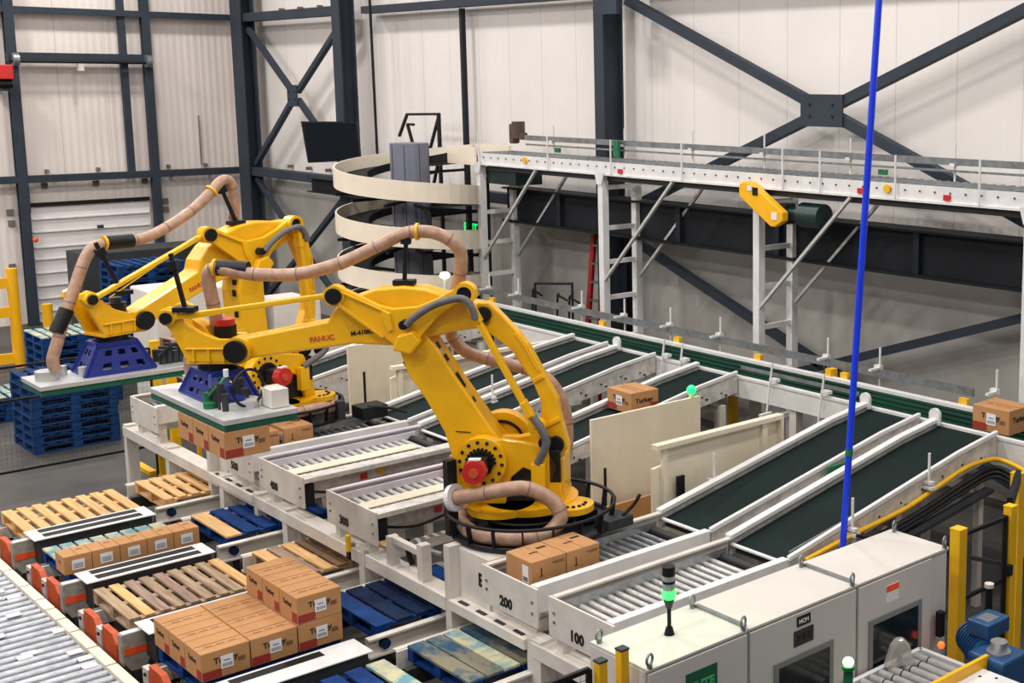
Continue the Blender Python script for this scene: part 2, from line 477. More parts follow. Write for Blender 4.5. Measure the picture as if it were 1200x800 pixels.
# overhead door in the left wall
X = -33.3
d = MB()
z = 2.70; hs = [.3, .3, .36, .28, .32, .3, .3, .3, .24]
for i, h in enumerate(hs):
    d.box(X - .03, X + .03, 8.82, 11.43, z - h + .02, z); z -= h
door = struct('door_1', d, 'doorpanel')
b = MB(); z = 2.70
for h in hs:
    b.bar((X + .05, 8.84, z - h + .02), (X + .05, 11.4, z - h + .02), .05, .03); z -= h
b.parts('panel_rib', 'white', door)
MB().box(X, X + .1, 8.8, 11.42, 2.72, 2.8).build('top_seal', 'black', door)
for y in (8.7, 11.5):
    b = MB(); b.bar((X + .2, y, .02), (X + .2, y, 6.1), .08, .1, (1, 0, 0)); b.bar((X + .27, y + .05, 2.6), (X + .27, y + .05, 6.0), .03, .03, (1, 0, 0))
    b.build('track', 'steel', door)
MB().bar((X + .25, 8.55, 6.12), (X + .25, 11.55, 6.12), .16, .2).build('header_beam', 'steel', door)
MB().cyl((X + .4, 8.6, 6.02), (X + .4, 11.5, 6.02), .035, 10).build('spring_shaft', 'black', door)
for y in (8.68, 11.5):
    MB().cyl((X + .4, y - .06, 6.06), (X + .4, y + .06, 6.06), .15, 14).build('cable_drum', 'galv', door)
MB().box(X + .31, X + .34, 10.12, 10.26, 2.14, 2.22).build('door_badge', 'darkgrey', door)
MB().box(X + .3, X + .45, 9.95, 10.07, 5.82, 5.98).build('sensor', 'creamwhite', door)
t = thing('door_operator', 'red motor box high beside the overhead door', 'motor', (-32.6, 8.35, 5.5))
MB().box(-32.75, -32.5, 8.2, 8.52, 5.62, 5.94).build('housing', 'red', t, .02)
MB().cyl((-32.65, 8.22, 5.52), (-32.65, 8.5, 5.52), .1, 14).build('gearbox', 'black', t)
MB().box(-33.35, -32.6, 8.3, 8.42, 5.36, 5.42).build('support_arm', 'steel_dark', t)
b = MB()
for y, z in ((9.2, 3.56), (10.3, 3.56), (11.9, 3.56), (12.8, 3.56)): b.box(-33.34, -33.2, y, y + .06, z - .08, z)
for (x, z) in ((-31, 3.5), (-30, 3.5), (-29, 3.5), (-31, 7.26), (-30, 7.26), (-29, 7.26)): b.box(x, x + .05, 13.9, 14.03, z, z + .08)
o = b.build('trim_1', 'trimgrey'); o['kind'] = 'structure'
b = MB()
for y, z in ((8.35, 2.55), (8.36, 2.3), (11.75, 2.6), (11.75, 2.4), (9.1, 3.12), (10.2, 3.12), (11.3, 3.12), (8.3, 1.3), (11.7, 1.3)): b.box(-33.36, -33.28, y, y + .13, z, z + .13)
o = b.build('trim_2', 'trimgrey'); o['kind'] = 'structure'
o = MB().cyl((-33.25, 12.72, 3.52), (-33.25, 12.72, 4.75), .02, 8).build('conduit_pipe', 'galv'); tag(o, 'thin grey pipe standing on the low girt of the left wall', 'pipe')
o = MB().cyl((-25.5, 13.4, 4.0), (-25.55, 13.4, 9.4), .03, 8).build('hanging_cable', 'black'); tag(o, 'black cable hanging straight down behind the spiral conveyor', 'cable')
door2 = struct('door_2', MB().box(-18.25, -17.72, 13.96, 14.04, 0, 2.95), 'steel_dark')
MB().box(-17.84, -17.8, 13.9, 13.96, 1.0, 1.12).build('door_handle', 'alu', door2)

# hanging monitor
t = thing('monitor', 'black flat screen monitor hanging in front of the wall left of the spiral', 'monitor', (-25.1, 12.2, 4.4))
mx = Vector((.75, .66, 0)).normalized()
MB().prism([(-.5, -.42), (.6, -.36), (.56, .42), (-.6, .42)], (-25.1, 12.2, 4.38), mx, (0, 0, 1), -.03, .03).build('casing', 'black', t)
MB().prism([(-.47, -.39), (.57, -.33), (.53, .39), (-.56, .39)], (-25.1, 12.2, 4.38), mx, (0, 0, 1), .03, .034).build('screen', 'screen', t)
MB().bar((-25.15, 12.25, 4.4), (-26.9, 13.4, 4.4), .06, .06).build('mounting_arm', 'black', t)

# exit sign
t = thing('exit_sign', 'lit green exit sign on the back wall behind the spiral', 'sign', (-22.65, 13.98, 2.6))
MB().box(-23.02, -22.62, 13.96, 14.04, 2.58, 2.82).build('housing', 'dark', t)
MB().text('EXIT', (-22.82, 13.955, 2.61), (1, 0, 0), (0, 0, 1), .24, .01).build('lettering', 'exit', t)

# red stepladder
t = thing('stepladder', 'red fibreglass stepladder leaning by the back wall', 'ladder', (-18.0, 13.5, 0))
for x0, x1 in ((-18.24, -18.15), (-17.84, -17.86)):
    MB().bar((x0, 13.3, 0.0), (x1, 13.55, 3.02), .1, .06, (0, 1, 0)).build('rail', 'ladderred', t)
for k in range(9):
    f = (k + .7) / 9.4; z = 3.02 * f; y = 13.3 + .25 * f
    MB().box(-18.24 + .09 * f + .02, -17.84 - .02 * f - .02, y - .04, y + .04, z - .015, z + .015).build('step', 'galv', t)
MB().box(-18.14, -17.82, 13.5, 13.66, 3.0, 3.06).build('top_cap', 'ladderred', t)
for x in (-18.1, -17.85):
    MB().bar((x - .04, 13.9, 0), (x, 13.62, 3.0), .04, .03, (0, 1, 0)).build('rear_leg', 'galv', t)

# stair railing behind the line conveyor
t = thing('stair_railing', 'dark tubular stair railing behind the line conveyor', 'railing', (-18.5, 12.95, 0))
b = MB(); b.tube([(-19.04, 12.9, 0), (-19.04, 12.9, 2.08)], .022); b.tube([(-19.04, 12.9, 2.08), (-17.93, 12.9, 2.2)], .022); b.tube([(-17.93, 12.9, 2.22), (-17.93, 12.9, 0)], .022)
b.build('gate_frame', 'steel_dark', t)
for x in (-19.3, -18.55, -18.2):
    MB().tube([(x, 13.0, 0), (x + .03, 13.0, 1.78), (x + .12, 13.0, 1.9), (x + .32, 13.0, 1.86)], .02, 8, 4).build('handrail', 'steel_dark', t)

# ------------------------------------------------------------------ spiral conveyor
SC = Vector((-21.12, 11.72, 0))
t = thing('spiral_conveyor', 'spiral conveyor with cream side guards around a grey column', 'conveyor', tuple(SC))
n = 24; col = MB()
col.cyl(SC + V(0, 0, .1), SC + V(0, 0, 4.52), .34, 18, smooth=False)
col.build('centre_column', 'spiralcol', t)
b = MB()
for k in range(8):
    a = 2 * PI * k / 8; b.bar(SC + V(.342 * math.cos(a), .342 * math.sin(a), .1), SC + V(.342 * math.cos(a), .342 * math.sin(a), 4.5), .007, .007, (1, 0, 0))
b.parts('column_seam', 'steel_dark', t)
def helix(r0, r1, z0, z1, dz0=0., turns=3.6, start=0., m='guard', nm='outer_guard', N=None):
    N = N or int(turns * 40); mb = MB(); vs = []
    for i in range(N + 1):
        ph = start + turns * 2 * PI * i / N
        ang = PI / 2 + ph; zz = 4.28 - .8 * ph / (2 * PI) + dz0
        ca, sa = math.cos(ang), math.sin(ang)
        for r, z in ((r0, z0), (r1, z0), (r1, z1), (r0, z1)):
            vs.append(SC + V(r * ca, r * sa, zz + z))
    fs = []
    for i in range(N):
        for k in range(4):
            fs.append((i * 4 + k, i * 4 + (k + 1) % 4, (i + 1) * 4 + (k + 1) % 4, (i + 1) * 4 + k))
    fs.append((0, 1, 2, 3)); fs.append(tuple((N * 4 + k) for k in (3, 2, 1, 0)))
    mb.add(vs, fs, False)
    return mb.build(nm, m, t)
helix(1.28, 1.31, -.16, .18)
helix(.74, .77, -.1, .04, nm='inner_guard', m='spiralbed')
helix(.77, 1.28, -.1, -.04, m='spiralbed', nm='spiral_bed')
b = MB()
for k in range(12):
    a = 2 * PI * k / 12 + .2; zz = 4.0 - .8 * ((a - PI / 2) % (2 * PI)) / (2 * PI)
    for w in range(3):
        b.bar(SC + V(.33 * math.cos(a), .33 * math.sin(a), zz - w * .8 - .0), SC + V(1.3 * math.cos(a), 1.3 * math.sin(a), zz - w * .8), .05, .05)
b.parts('spoke', 'black', t)
MB().box(SC.x - .6, SC.x + .6, SC.y - .6, SC.y + .6, 0, .1).build('base_frame', 'steel_dark', t)
# outlet trough joining the raised conveyor
b = MB(); b.box(SC.x + .1, -20.1, 12.42, 12.46, 4.14, 4.46); b.box(SC.x - .1, -20.1, 13.14, 13.18, 4.14, 4.46); b.parts('outlet_guard', 'guard', t)
MB().box(SC.x, -20.1, 12.46, 13.14, 4.2, 4.26).build('outlet_bed', 'spiralbed', t)
b = MB()
for (x, y) in ((-22.6, 12.75), (-20.2, 12.7)): b.bar((x, y, .0), (x, y, 4.1), .08, .08, (0, 1, 0))
b.parts('support_post', 'steel_dark', t)
t = thing('black_railing', 'black tubular railing behind the top of the spiral conveyor', 'railing', (-23, 13.3, 3.5))
b = MB()
for p, q in (((-23.7, 13.3, 4.1), (-24.0, 13.3, 4.75)), ((-24.0, 13.3, 4.95), (-22.75, 13.3, 4.98)), ((-24.35, 13.3, 4.5), (-24.0, 13.3, 4.95)), ((-22.75, 13.3, 4.98), (-23.6, 13.3, 3.5)), ((-22.75, 13.3, 4.3), (-23.1, 13.3, 3.5)), ((-24.0, 13.3, 4.75), (-23.75, 13.3, 4.75))):
    b.bar(p, q, .05, .05, (0, 1, 0))
b.build('rail_tube', 'black', t)
MB().bar((-22.78, 13.3, 0), (-22.78, 13.3, 4.98), .06, .06, (0, 1, 0)).build('post', 'black', t)

# ------------------------------------------------------------------ raised conveyor
t = thing('raised_roller_conveyor', 'long white roller conveyor on tall ladder-like legs along the back wall', 'conveyor', (-14, 12.85, 0))
XA, XB = -20.1, -6.0
for y in (12.5, 13.2):
    b = MB(); b.box(XA, XB, y - .02, y + .02, 4.17, 4.36); b.box(XA, XB, y - .05, y + .05, 4.15, 4.18); b.box(XA, XB, y - .02, y + .04, 4.33, 4.36)
    b.build('side_frame', 'white', t)
nr = 98
for k in range(nr):
    x = XA + .1 + (XB - XA - .2) * k / (nr - 1)
    MB().cyl((x, 12.53, 4.34), (x, 13.17, 4.34), .04, 8).build('roller', 'galv', t)
b = MB()
for k in range(60):
    x = XA + .2 + k * .235; b.cyl((x, 12.465, 4.29), (x, 12.48, 4.29), .012, 6)
b.parts('axle_bolt', 'darkgrey', t)
b = MB(); b.bar((-19.7, 13.22, 4.62), (XB, 13.22, 4.62), .03, .09); b.bar((-19.7, 13.24, 4.5), (XB, 13.24, 4.5), .03, .03); b.build('guide_rail', 'galv', t)
for x in (-20.0, -17.9, -16.2, -14.5, -12.4, -11.7, -10.4, -9.1, -8.0):
    b = MB(); b.cyl((x, 12.44, 4.18), (x, 12.44, 4.72), .014, 8); b.build('front_guide_post', 'white', t)
for x in (-18.9, -16.9, -15.2, -13.6, -11.9, -10.1, -8.6):
    b = MB(); b.cyl((x, 13.27, 4.18), (x, 13.27, 4.86), .014, 8); b.box(x - .04, x + .04, 13.2, 13.28, 4.56, 4.6); b.build('rear_guide_post', 'white', t)
MB().box(XA + .2, XB, 12.55, 12.75, 4.06, 4.14).build('cable_tray', 'dark', t)
for x in (-20.05, -16.5, -12.93, -8.4):
    f = MB()
    f.box(x - .06, x + .06, 12.45, 12.57, 0, 4.15); f.box(x - .06, x + .06, 13.12, 13.24, 0, 4.15)
    fr = f.build('support_frame', 'white', t)
    for z in (3.95, 3.3, 2.75, 2.17, 1.5, .8, .25):
        MB().box(x - .03, x + .03, 12.57, 13.12, z - .035, z + .035).build('rung', 'white', fr)
    b = MB(); b.prism([(-.12, 0), (.12, 0), (.06, -.2), (-.06, -.2)], (x, 12.45, 4.2), (1, 0, 0), (0, 0, 1), 0, .02)
    b.build('gusset', 'white', fr)
for x in (-20.05, -16.5, -12.93):
    for y in (12.48, 13.2):
        MB().bar((x, y, 2.42), (x + 1.75, y, 4.14), .04, .05, (0, 1, 0)).build('diagonal_strut', 'strut', t)
MB().box(-20.02, -19.1, 12.6, 13.15, 3.82, 4.12).build('drive_cover', 'motorgreen', t)
b = MB(); b.prism([(-.19, .12), (-.12, .17), (.03, .17), (.67, -.21), (.67, -.33), (.52, -.42), (.44, -.42), (-.19, -.04)], (-12.95, 12.38, 4.08), (1, 0, 0), (0, 0, 1), -.06, .06)
g = b.build('chain_guard', 'brightyellow', t, .015)
MB().box(-12.86, -12.76, 12.31, 12.32, 4.07, 4.18).build('warning_label', 'black', g)
MB().box(-12.96, -12.88, 12.31, 12.32, 4.13, 4.2).build('warning_label', 'label', g)
MB().box(-12.48, -12.38, 12.31, 12.32, 3.76, 3.86).build('warning_label', 'label', g)
mt = MB().cyl((-12.5, 12.62, 3.83), (-12.18, 12.62, 3.83), .1, 18).build('drive_motor', 'motorgreen', t)
MB().cyl((-12.18, 12.62, 3.83), (-11.78, 12.62, 3.83), .17, 20).build('motor_fan_cover', 'motorgreen', mt)
MB().box(-12.6, -12.42, 12.52, 12.72, 3.68, 3.96).build('gearbox', 'dark', mt)
mt = MB().box(-20.2, -20.05, 13.2, 13.35, 4.5, 4.86).build('upright_motor', 'brown', t, .03)
MB().cyl((-19.98, 13.27, 4.6), (-19.98, 13.27, 4.9), .12, 16).build('motor_can', 'brown', mt)
MB().box(-19.86, -19.74, 13.2, 13.3, 4.58, 4.7).build('terminal_box', 'brown', mt)
for x, z0, z1 in ((-16.95, 4.38, 4.66), (-18.6, 4.4, 4.48), (-11.2, 4.4, 4.47)):
    MB().box(x - .07, x + .07, 13.12, 13.16, z0, z1).build('photo_eye', 'palegreen', t)
for x in (-16.0, -9.6, -11.0, -8.0):
    MB().box(x - .05, x + .05, 12.455, 12.478, 4.2, 4.27).build('red_button', 'red', t)
for x in (-18.6, -10.55):
    MB().cyl((x, 12.45, 4.29), (x, 12.478, 4.29), .055, 12).build('yellow_sticker', 'postyellow', t)

# ------------------------------------------------------------------ line conveyor (receives the lanes)
t = thing('line_conveyor', 'long green belt line conveyor running behind the inclined lanes', 'conveyor', (-16, 11.6, 0))
LX0, LX1 = -19.75, -5.0
b = MB(); b.box(LX0, LX1, 11.93, 11.98, 1.5, 1.83); b.box(LX0, LX1, 11.9, 12.0, 1.82, 1.86); b.build('rear_side_frame', 'white', t)
b = MB(); b.box(LX0, LX1, 11.14, 11.18, 1.58, 1.83); b.box(LX0, LX1, 11.12, 11.19, 1.83, 1.86); b.build('front_side_frame', 'white', t)
for k in range(8):
    y = 11.24 + k * .087
    MB().box(LX0, LX1, y, y + .058, 1.76, 1.8 + (.012 if k % 2 else 0)).build('belt_strip', 'linebelt', t)
MB().box(LX0, LX1, 11.18, 11.93, 1.72, 1.758).build('slider_bed', 'motorgreen', t)
b = MB(); b.bar((LX0, 12.16, 1.98), (-8.9, 12.16, 1.98), .03, .1); b.build('guide_rail', 'galv', t)
MB().box(LX0, LX1, 12.0, 12.1, 1.62, 1.74).build('cable_channel', 'black', t)
for x in (-19.4, -18.5, -16.7, -15.6, -14.5, -13.4, -11.3, -10.4, -8.6):
    b = MB(); b.cyl((x, 12.2, 1.7), (x, 12.2, 2.3), .015, 8); b.box(x - .02, x + .02, 12.0, 12.22, 2.02, 2.05); b.box(x - .08, x + .02, 12.17, 12.24, 2.0, 2.07)
    b.build('guide_bracket', 'white', t)
for x in (-17.9, -13.35, -12.97, -11.25, -10.36):
    b = MB(); b.cyl((x - .06, 11.08, 1.5), (x + .02, 11.1, 2.14), .014, 8); b.box(x - .02, x + .1, 11.08, 11.16, 1.9, 1.94); b.box(x - .02, x + .02, 10.9, 11.1, 1.48, 1.51)
    b.build('front_bracket', 'white', t)
MB().bar((-11.95, 11.24, 1.95), (-9.9, 11.24, 1.95), .02, .04).build('short_guide_rail', 'galv', t)
for x in (-19.1, -16.0, -14.2, -12.5, -10.9, -9.0):
    MB().box(x, x + .12, 12.0, 12.06, 1.86, 1.93).build('yellow_tag', 'postyellow', t)
for x in (-19.5, -16.3, -12.35, -10.95, -7.2):
    b = MB(); b.box(x - .06, x + .06, 11.18, 11.3, 0, 1.7); b.box(x - .06, x + .06, 11.82, 11.94, 0, 1.7); b.box(x - .04, x + .04, 11.3, 11.82, .5, .58)
    b.parts('leg', 'creamwhite', t)
o = MB().box(-11.12, -11.02, 11.95, 12.08, 0, 1.95).build('yellow_post', 'postyellow'); tag(o, 'yellow square post seen under the line conveyor between the lanes', 'post')
o = MB().box(-13.15, -13.05, 12.1, 12.22, 0, 1.5).build('yellow_post', 'postyellow'); tag(o, 'yellow post glimpsed behind the leg of lane three hundred', 'post')

# ------------------------------------------------------------------ lanes
def lane(x0, x1, num, label, cover=False, wide=0, knob=True, rollers='zinc', y0=5.95, y1=7.9, text=True):
    t = thing('sorting_lane', label, 'conveyor lane', ((x0 + x1) / 2, y0, 0))
    w = x1 - x0; xe0, xe1 = x0 - .03, x1 + .03 + wide
    MB().prism([(xe0, .98), (xe1, .98), (xe1, 1.33), (xe0, 1.33)], (0, y0, 0), (1, 0, 0), (0, 0, 1), 0, .02).build('end_plate', 'creamwhite', t)
    b = MB()
    for px, pz in ((xe0 + .08, 1.2), (xe0 + .08, 1.12), (xe1 - .07, 1.2), (xe1 - .07, 1.1)): b.cyl((px, y0 - .03, pz), (px, y0 - .018, pz), .014, 8)
    b.parts('end_bolt', 'galv', t)
    if text: MB().text(num, (x0 + w * .44, y0 - .022, 1.035), (.8, 0, 0), (0, 0, 1), .13, .006).build('lane_number', 'black', t)
    for k, (xa, s) in enumerate(((x0, 1), (x1 + wide, -1))):
        b = MB(); zt = 1.34 if (k == 0 or not cover) else 1.3
        if k and cover:
            b.box(xa - .2, xa - .175, y0 + .04, y1 + .05, 1.0, zt); b.box(xa - .2, xa, y0, y1 + .05, zt - .02, zt); b.box(xa - .02, xa, y0, y1 + .05, zt - .05, zt)
            b.build('side_rail', 'grimy', t); continue
        b.box(xa, xa + s * .025, y0, y1 + .05, 1.1, zt); b.box(xa, xa + s * (.09 if k else .06), y0, y1 + .05, zt - .02, zt); b.box(xa, xa + s * .06, y0, y1 + .05, 1.1, 1.12)
        b.build('side_rail', ('lilac' if k == 0 else 'cream') if cover else ('creamwhite' if k == 0 else 'white'), t)
    # inner guard along the far side
    MB().bar((x0 + .09, y0 + .02, 1.25), (x0 + .09, y1 - .05, 1.25), .02, .08).build('inner_guard', 'lilac' if cover else 'alu', t)
    n = 17
    for k in range(n):
        y = y0 + .12 + (y1 - y0 - .35) * k / (n - 1)
        MB().cyl((x0 + .04, y, 1.2), (x1 + (wide - .22 if cover else -.04), y, 1.2), .03 if cover else .026, 10).build('roller', 'rollerwhite' if cover else rollers, t)
    MB().cyl((x0 + .05, y1 - .1, 1.2), (x1 - .05, y1 - .1, 1.2), .05, 12).build('drive_roller', 'blackbelt', t)
    if cover:
        xc = x0 + w * .52
        MB().box(xc, xc + .2, y0 + .02, y1 - .3, 1.238, 1.25).build('cover_strip', 'cream', t)
        b = MB(); b.tube([(x1 + wide - .14, y0 + .15, 1.1), (x1 + wide - .1, y0 + .5, 1.04), (x1 + wide - .13, y0 + 1.0, 1.08), (x1 + wide - .1, y0 + 1.5, 1.03), (x1 + wide - .13, y1, 1.1)], .014, 6, 5)
        b.box(x1 + wide - .13, x1 + wide - .04, y0 + .04, y0 + .14, 1.0, 1.22); b.build('cable_loom', 'black', t)
        MB().cyl((x1 + wide - .175, y0 + 1.0, 1.16), (x1 + wide - .16, y0 + 1.0, 1.16), .05, 12).build('yellow_sticker', 'postyellow', t)
        MB().box(x1 + wide - .175, x1 + wide - .16, y0 + .75, y0 + .83, 1.1, 1.17).build('photo_eye', 'red', t)
    # inclined belt
    ya, yb, yc = y1 + .1, 10.45, 11.12; za, zb, zc = 1.27, 1.74, 1.83
    def prof(dz, hz):
        return [(ya, za + dz), (yb, zb + dz), (yc, zc + dz), (yc, zc + dz - hz), (yb, zb + dz - hz), (ya, za + dz - hz)]
    MB().prism(prof(0, .04), (x0 + .05, 0, 0), (0, 1, 0), (0, 0, 1), 0, w - .1).build('belt', 'belt', t)
    MB().prism(prof(-.05, .03), (x0 + .06, 0, 0), (0, 1, 0), (0, 0, 1), 0, w - .12).build('belt_return', 'blackbelt', t)
    MB().cyl((x0 + .05, ya - .03, za - .0), (x1 - .05, ya - .03, za - .0), .02, 10).build('nose_bar', 'white', t)
    for k, (xa, s) in enumerate(((x0, 1), (x1, -1))):
        b = MB()
        P = prof(.06, .25)
        P[0] = (ya - .06, za + .06); P[5] = (ya - .06, za - .12)
        b.prism(P, (xa if s > 0 else xa - .025, 0, 0), (0, 1, 0), (0, 0, 1), 0, .025)
        fr = b.build('incline_frame', 'grimy', t)
        b = MB(); P = prof(.1, .05); P[0] = (ya - .06, za + .1); P[5] = (ya - .06, za + .05)
        wd = .085 if s > 0 else .045
        b.prism(P, (xa - .02 if s > 0 else xa - wd + .02, 0, 0), (0, 1, 0), (0, 0, 1), 0, wd)
        b.build('top_rail', 'white', fr, .008)
        b = MB()
        for q in range(9):
            yy = ya + .2 + q * .33; zz = za + (zb - za) * min(1, (yy - ya) / (yb - ya)) - .06
            xx = xa - .012 if s > 0 else xa
            b.cyl((xx, yy, zz), (xx + .012, yy, zz), .012, 6); b.box(xx, xx + .012, yy + .06, yy + .1, zz - .05, zz - .03)
        b.parts('fastener', 'darkgrey', fr)
    if knob:
        b = MB(); b.cyl((x0 + .02, yc - .06, zc + .13), (x0 + .02, yc - .02, zc + .13), .075, 16); b.box(x0 - .055, x0 + .095, yc - .06, yc - .02, zc + .02, zc + .13)
        b.build('rounded_stop', 'white', t)
    for yy, zz in ((6.35, 1.1), (7.6, 1.1), (9.3, 1.3), (10.9, 1.5)):
        b = MB()
        zb_ = 0 if yy > 6.5 else .84
        for xx in (x0 + .02, x1 - .1): b.box(xx, xx + .08, yy - .04, yy + .04, zb_, zz)
        b.box(x0 + .1, x1 - .1, yy - .03, yy + .03, zz - .12, zz - .05)
        b.parts('leg', 'creamwhite', t)
    return t

L100 = lane(-8.65, -7.82, '100', 'lane numbered 100 with white rollers, nearest the grey cabinet', rollers='rollerwhite')
lane(-9.68, -8.88, '200', 'lane numbered 200 with cartons waiting at its end', knob=True)
L300 = lane(-12.69, -11.9, '300', 'lane numbered 300 with cream cover strips left of the front robot', cover=True, wide=.22, knob=False)
lane(-14.38, -13.55, '400', 'cream covered lane left of lane 300, its belt rising behind the robot', cover=True, wide=.24)
lane(-15.47, -14.62, '500', 'lane with open rollers and a carton beside the hanging gripper', knob=False)
lane(-18.5, -17.6, '600', 'farthest visible lane behind the rear robot, by the yellow fence post', cover=False, text=False)

# control board and wires hanging beside the lane that carries the lone carton
t = L300
MB().box(-12.86, -12.83, 8.9, 9.2, 1.3, 1.62).build('board', 'palegreen', t)
for k, c_ in enumerate(('conduit', 'black', 'galv', 'postyellow', 'conduit')):
    r = random.Random(k)
    MB().tube([(-12.9 + r.uniform(-.03, .03), 8.7 + i * .35, 1.35 + .05 * i + r.uniform(-.1, .12)) for i in range(6)], .012, 6, 5).build('wire', c_, t)
MB().box(-12.92, -12.86, 9.5, 10.2, 1.35, 1.55).build('terminal_strip', 'galv', t)
t = L100
MB().box(-8.8, -8.77, 9.5, 9.9, 1.5, 1.66).build('board', 'palegreen', t)
for k in range(3): MB().tube([(-8.76, 9.2 + i * .4, 1.42 + .03 * math.sin(i + k) + .05 * i) for i in range(5)], .01, 6, 4).build('wire', ('black', 'postyellow', 'conduit')[k], t)
t = thing('cable_run', 'yellow and black cables draped along the outside of lane 100', 'cable', (-7.65, 9.3, 1.3))
MB().tube([(-7.77, 8.1, 1.3), (-7.77, 8.77, 1.38), (-7.77, 9.53, 1.45), (-7.77, 10.07, 1.565), (-7.77, 10.5, 1.655), (-7.76, 10.87, 1.665), (-7.7, 11.05, 1.64), (-7.4, 11.06, 1.58), (-6.9, 11.08, 1.4)], .026, 8, 6).build('yellow_cable', 'postyellow', t)
for k in range(3):
    MB().tube([(-7.78, 8.0, 1.16 - k * .045), (-7.78, 9.6, 1.33 - k * .045), (-7.78, 10.5, 1.5 - k * .05), (-7.76, 11.0, 1.56 - k * .05), (-7.5, 11.06, 1.5 - k * .05)], .024, 8, 4).build('black_cable', 'blackbelt', t)
MB().bar((-7.74, 8.0, .98), (-7.74, 10.9, 1.34), .12, .04).build('cable_tray', 'dark', t)
# guide brackets on lane sides
for i, (x, y, z) in enumerate(((-7.8, 8.75, 1.42), (-7.8, 9.9, 1.62), (-9.75, 8.75, 1.45), (-14.35, 9.0, 1.5), (-12.8, 9.0, 1.48))):
    b = MB(); b.cyl((x + .03, y, z - .05), (x + .03, y, z + .32), .014, 8); b.box(x - .08, x + .08, y - .03, y + .03, z - .0, z + .03); b.box(x - .02, x + .1, y - .04, y + .04, z - .05, z - .02)
    o = b.build('guide_bracket', 'white')
    tag(o, ['white upright guide bracket on lane 100 close to the cabinet', 'white upright guide bracket halfway up lane 100', 'white guide bracket between the cream panel and lane 200', 'white guide bracket beside the belt behind the front robot', 'white guide bracket next to the green circuit board'][i], 'bracket')
t = thing('guide_rail', 'slim grey side rail on brackets along the near edge of lane 100', 'rail', (-7.8, 9, 1.4))
MB().bar((-7.87, 8.0, 1.37), (-7.87, 9.9, 1.66), .015, .035).build('rail_bar', 'galv', t)

# ------------------------------------------------------------------ front support frame under the lane ends
t = thing('lane_support_frame', 'long cream steel frame carrying the lane ends and robots', 'frame', (-12, 5.97, 0))
for xa, xb in ((-18.9, -15.62), (-15.5, -12.0), (-11.9, -10.35), (-8.95, -7.2)):
    MB().box(xa, xb, 5.92, 6.12, .7, .83).build('beam', 'creamwhite', t)
for x in (-18.85, -17.3, -15.55, -13.8, -12.0, -8.88, -7.3):
    MB().box(x - .06, x + .06, 5.93, 6.08, 0, .86).build('post', 'creamwhite', t)
for x in (-18.4, -17.7, -15.0, -14.2, -12.6, -11.95, -8.6, -7.9):
    MB().box(x - .045, x + .045, 5.98, 6.08, .83, 1.1).build('stub_post', 'creamwhite', t)
for x in (-18.85, -15.55, -12.0, -8.88):
    MB().box(x - .05, x + .05, 6.1, 7.9, .7, .8).build('side_beam', 'creamwhite', t)
t = thing('service_frame', 'small cream frame with hoses between lane 300 and the robot pedestal', 'frame', (-11.2, 6.05, .83))
b = MB(); b.box(-11.5, -11.42, 5.95, 6.05, .83, 1.13); b.box(-10.9, -10.8, 5.95, 6.05, .83, 1.2); b.box(-11.5, -10.8, 5.97, 6.03, 1.07, 1.13); b.build('frame_tube', 'creamwhite', t)
MB().tube([(-11.35, 6.1, 1.1), (-11.33, 6.1, .95), (-11.3, 6.12, .84)], .03, 8, 4).build('black_hose', 'black', t)
MB().tube([(-11.3, 6.2, 1.05), (-11.1, 6.2, 1.02), (-10.85, 6.2, 1.04)], .025, 8, 4).build('pipe', 'galv', t)
MB().sphere((-10.82, 6.3, .98), .03).build('valve_knob', 'red', t)
t = thing('emergency_torch', 'yellow and black handset clipped below the lane 300 plate', 'handset', (-12.0, 5.88, .9))
MB().box(-12.16, -12.1, 5.84, 5.88, .82, 1.0).build('body', 'postyellow', t, .01)
MB().box(-12.155, -12.105, 5.845, 5.875, .74, .82).build('tip', 'black', t)
MB().box(-12.15, -12.11, 5.88, 5.93, .86, .9).build('clip', 'galv', t)

# cream guard panels around the robot cells
def panel(label, x, pts, th=.04, rail=False, slot=None, foot=None):
    t = thing('cream_partition', label, 'partition', (x, pts[0][0], 0))
    MB().prism(pts, (x, 0, 0), (0, 1, 0), (0, 0, 1), -th / 2, th / 2).build('sheet', 'cream', t, .004)
    if slot: MB().box(x + th / 2, x + th / 2 + .006, slot[0], slot[0] + .035, slot[1], slot[2]).build('slot', 'black', t)
    if rail:
        ys = [p[0] for p in pts]; zs = [p[1] for p in pts]; y0, y1, z1 = min(ys), max(ys), max(zs)
        b = MB(); b.box(x, x + .1, y0, y1, z1 - .03, z1 + .02); b.box(x, x + .1, y1 - .04, y1, .9, z1); b.box(x + .02, x + .07, y0 + .1, y0 + .16, .9, z1); b.box(x + .02, x + .07, y1 - .3, y1 - .22, .9, z1)
        b.build('rim', 'cream', t)
    ys = [p[0] for p in pts]
    b = MB()
    for y in (min(ys) + .1, max(ys) - .15): b.box(x - .03, x + .03, y, y + .06, 0, .9)
    b.parts('support_leg', 'creamwhite', t)
    return t
panel('tall cream guard panel with a vertical slot behind the front robot', -11.05, [(8.15, .8), (9.72, .8), (9.72, 1.99), (8.15, 1.99)], slot=(8.3, .9, 1.42))
panel('cream rimmed guard panel beside the lane 200 belt', -9.98, [(8.12, .8), (9.95, .8), (9.95, 1.92), (8.3, 1.92), (8.3, 1.7), (8.12, 1.68)], rail=True)
panel('cream guard panel with a vertical slot behind the rear robot', -17.0, [(8.34, .7), (9.7, .7), (9.7, 1.9), (8.34, 1.9)], slot=(8.55, .8, 1.5))
panel('cream rimmed guard panel half hidden by the front robot arm', -15.95, [(8.42, .7), (11.0, .7), (11.0, 1.75), (8.5, 1.75), (8.5, 1.62), (8.42, 1.6)], rail=True)
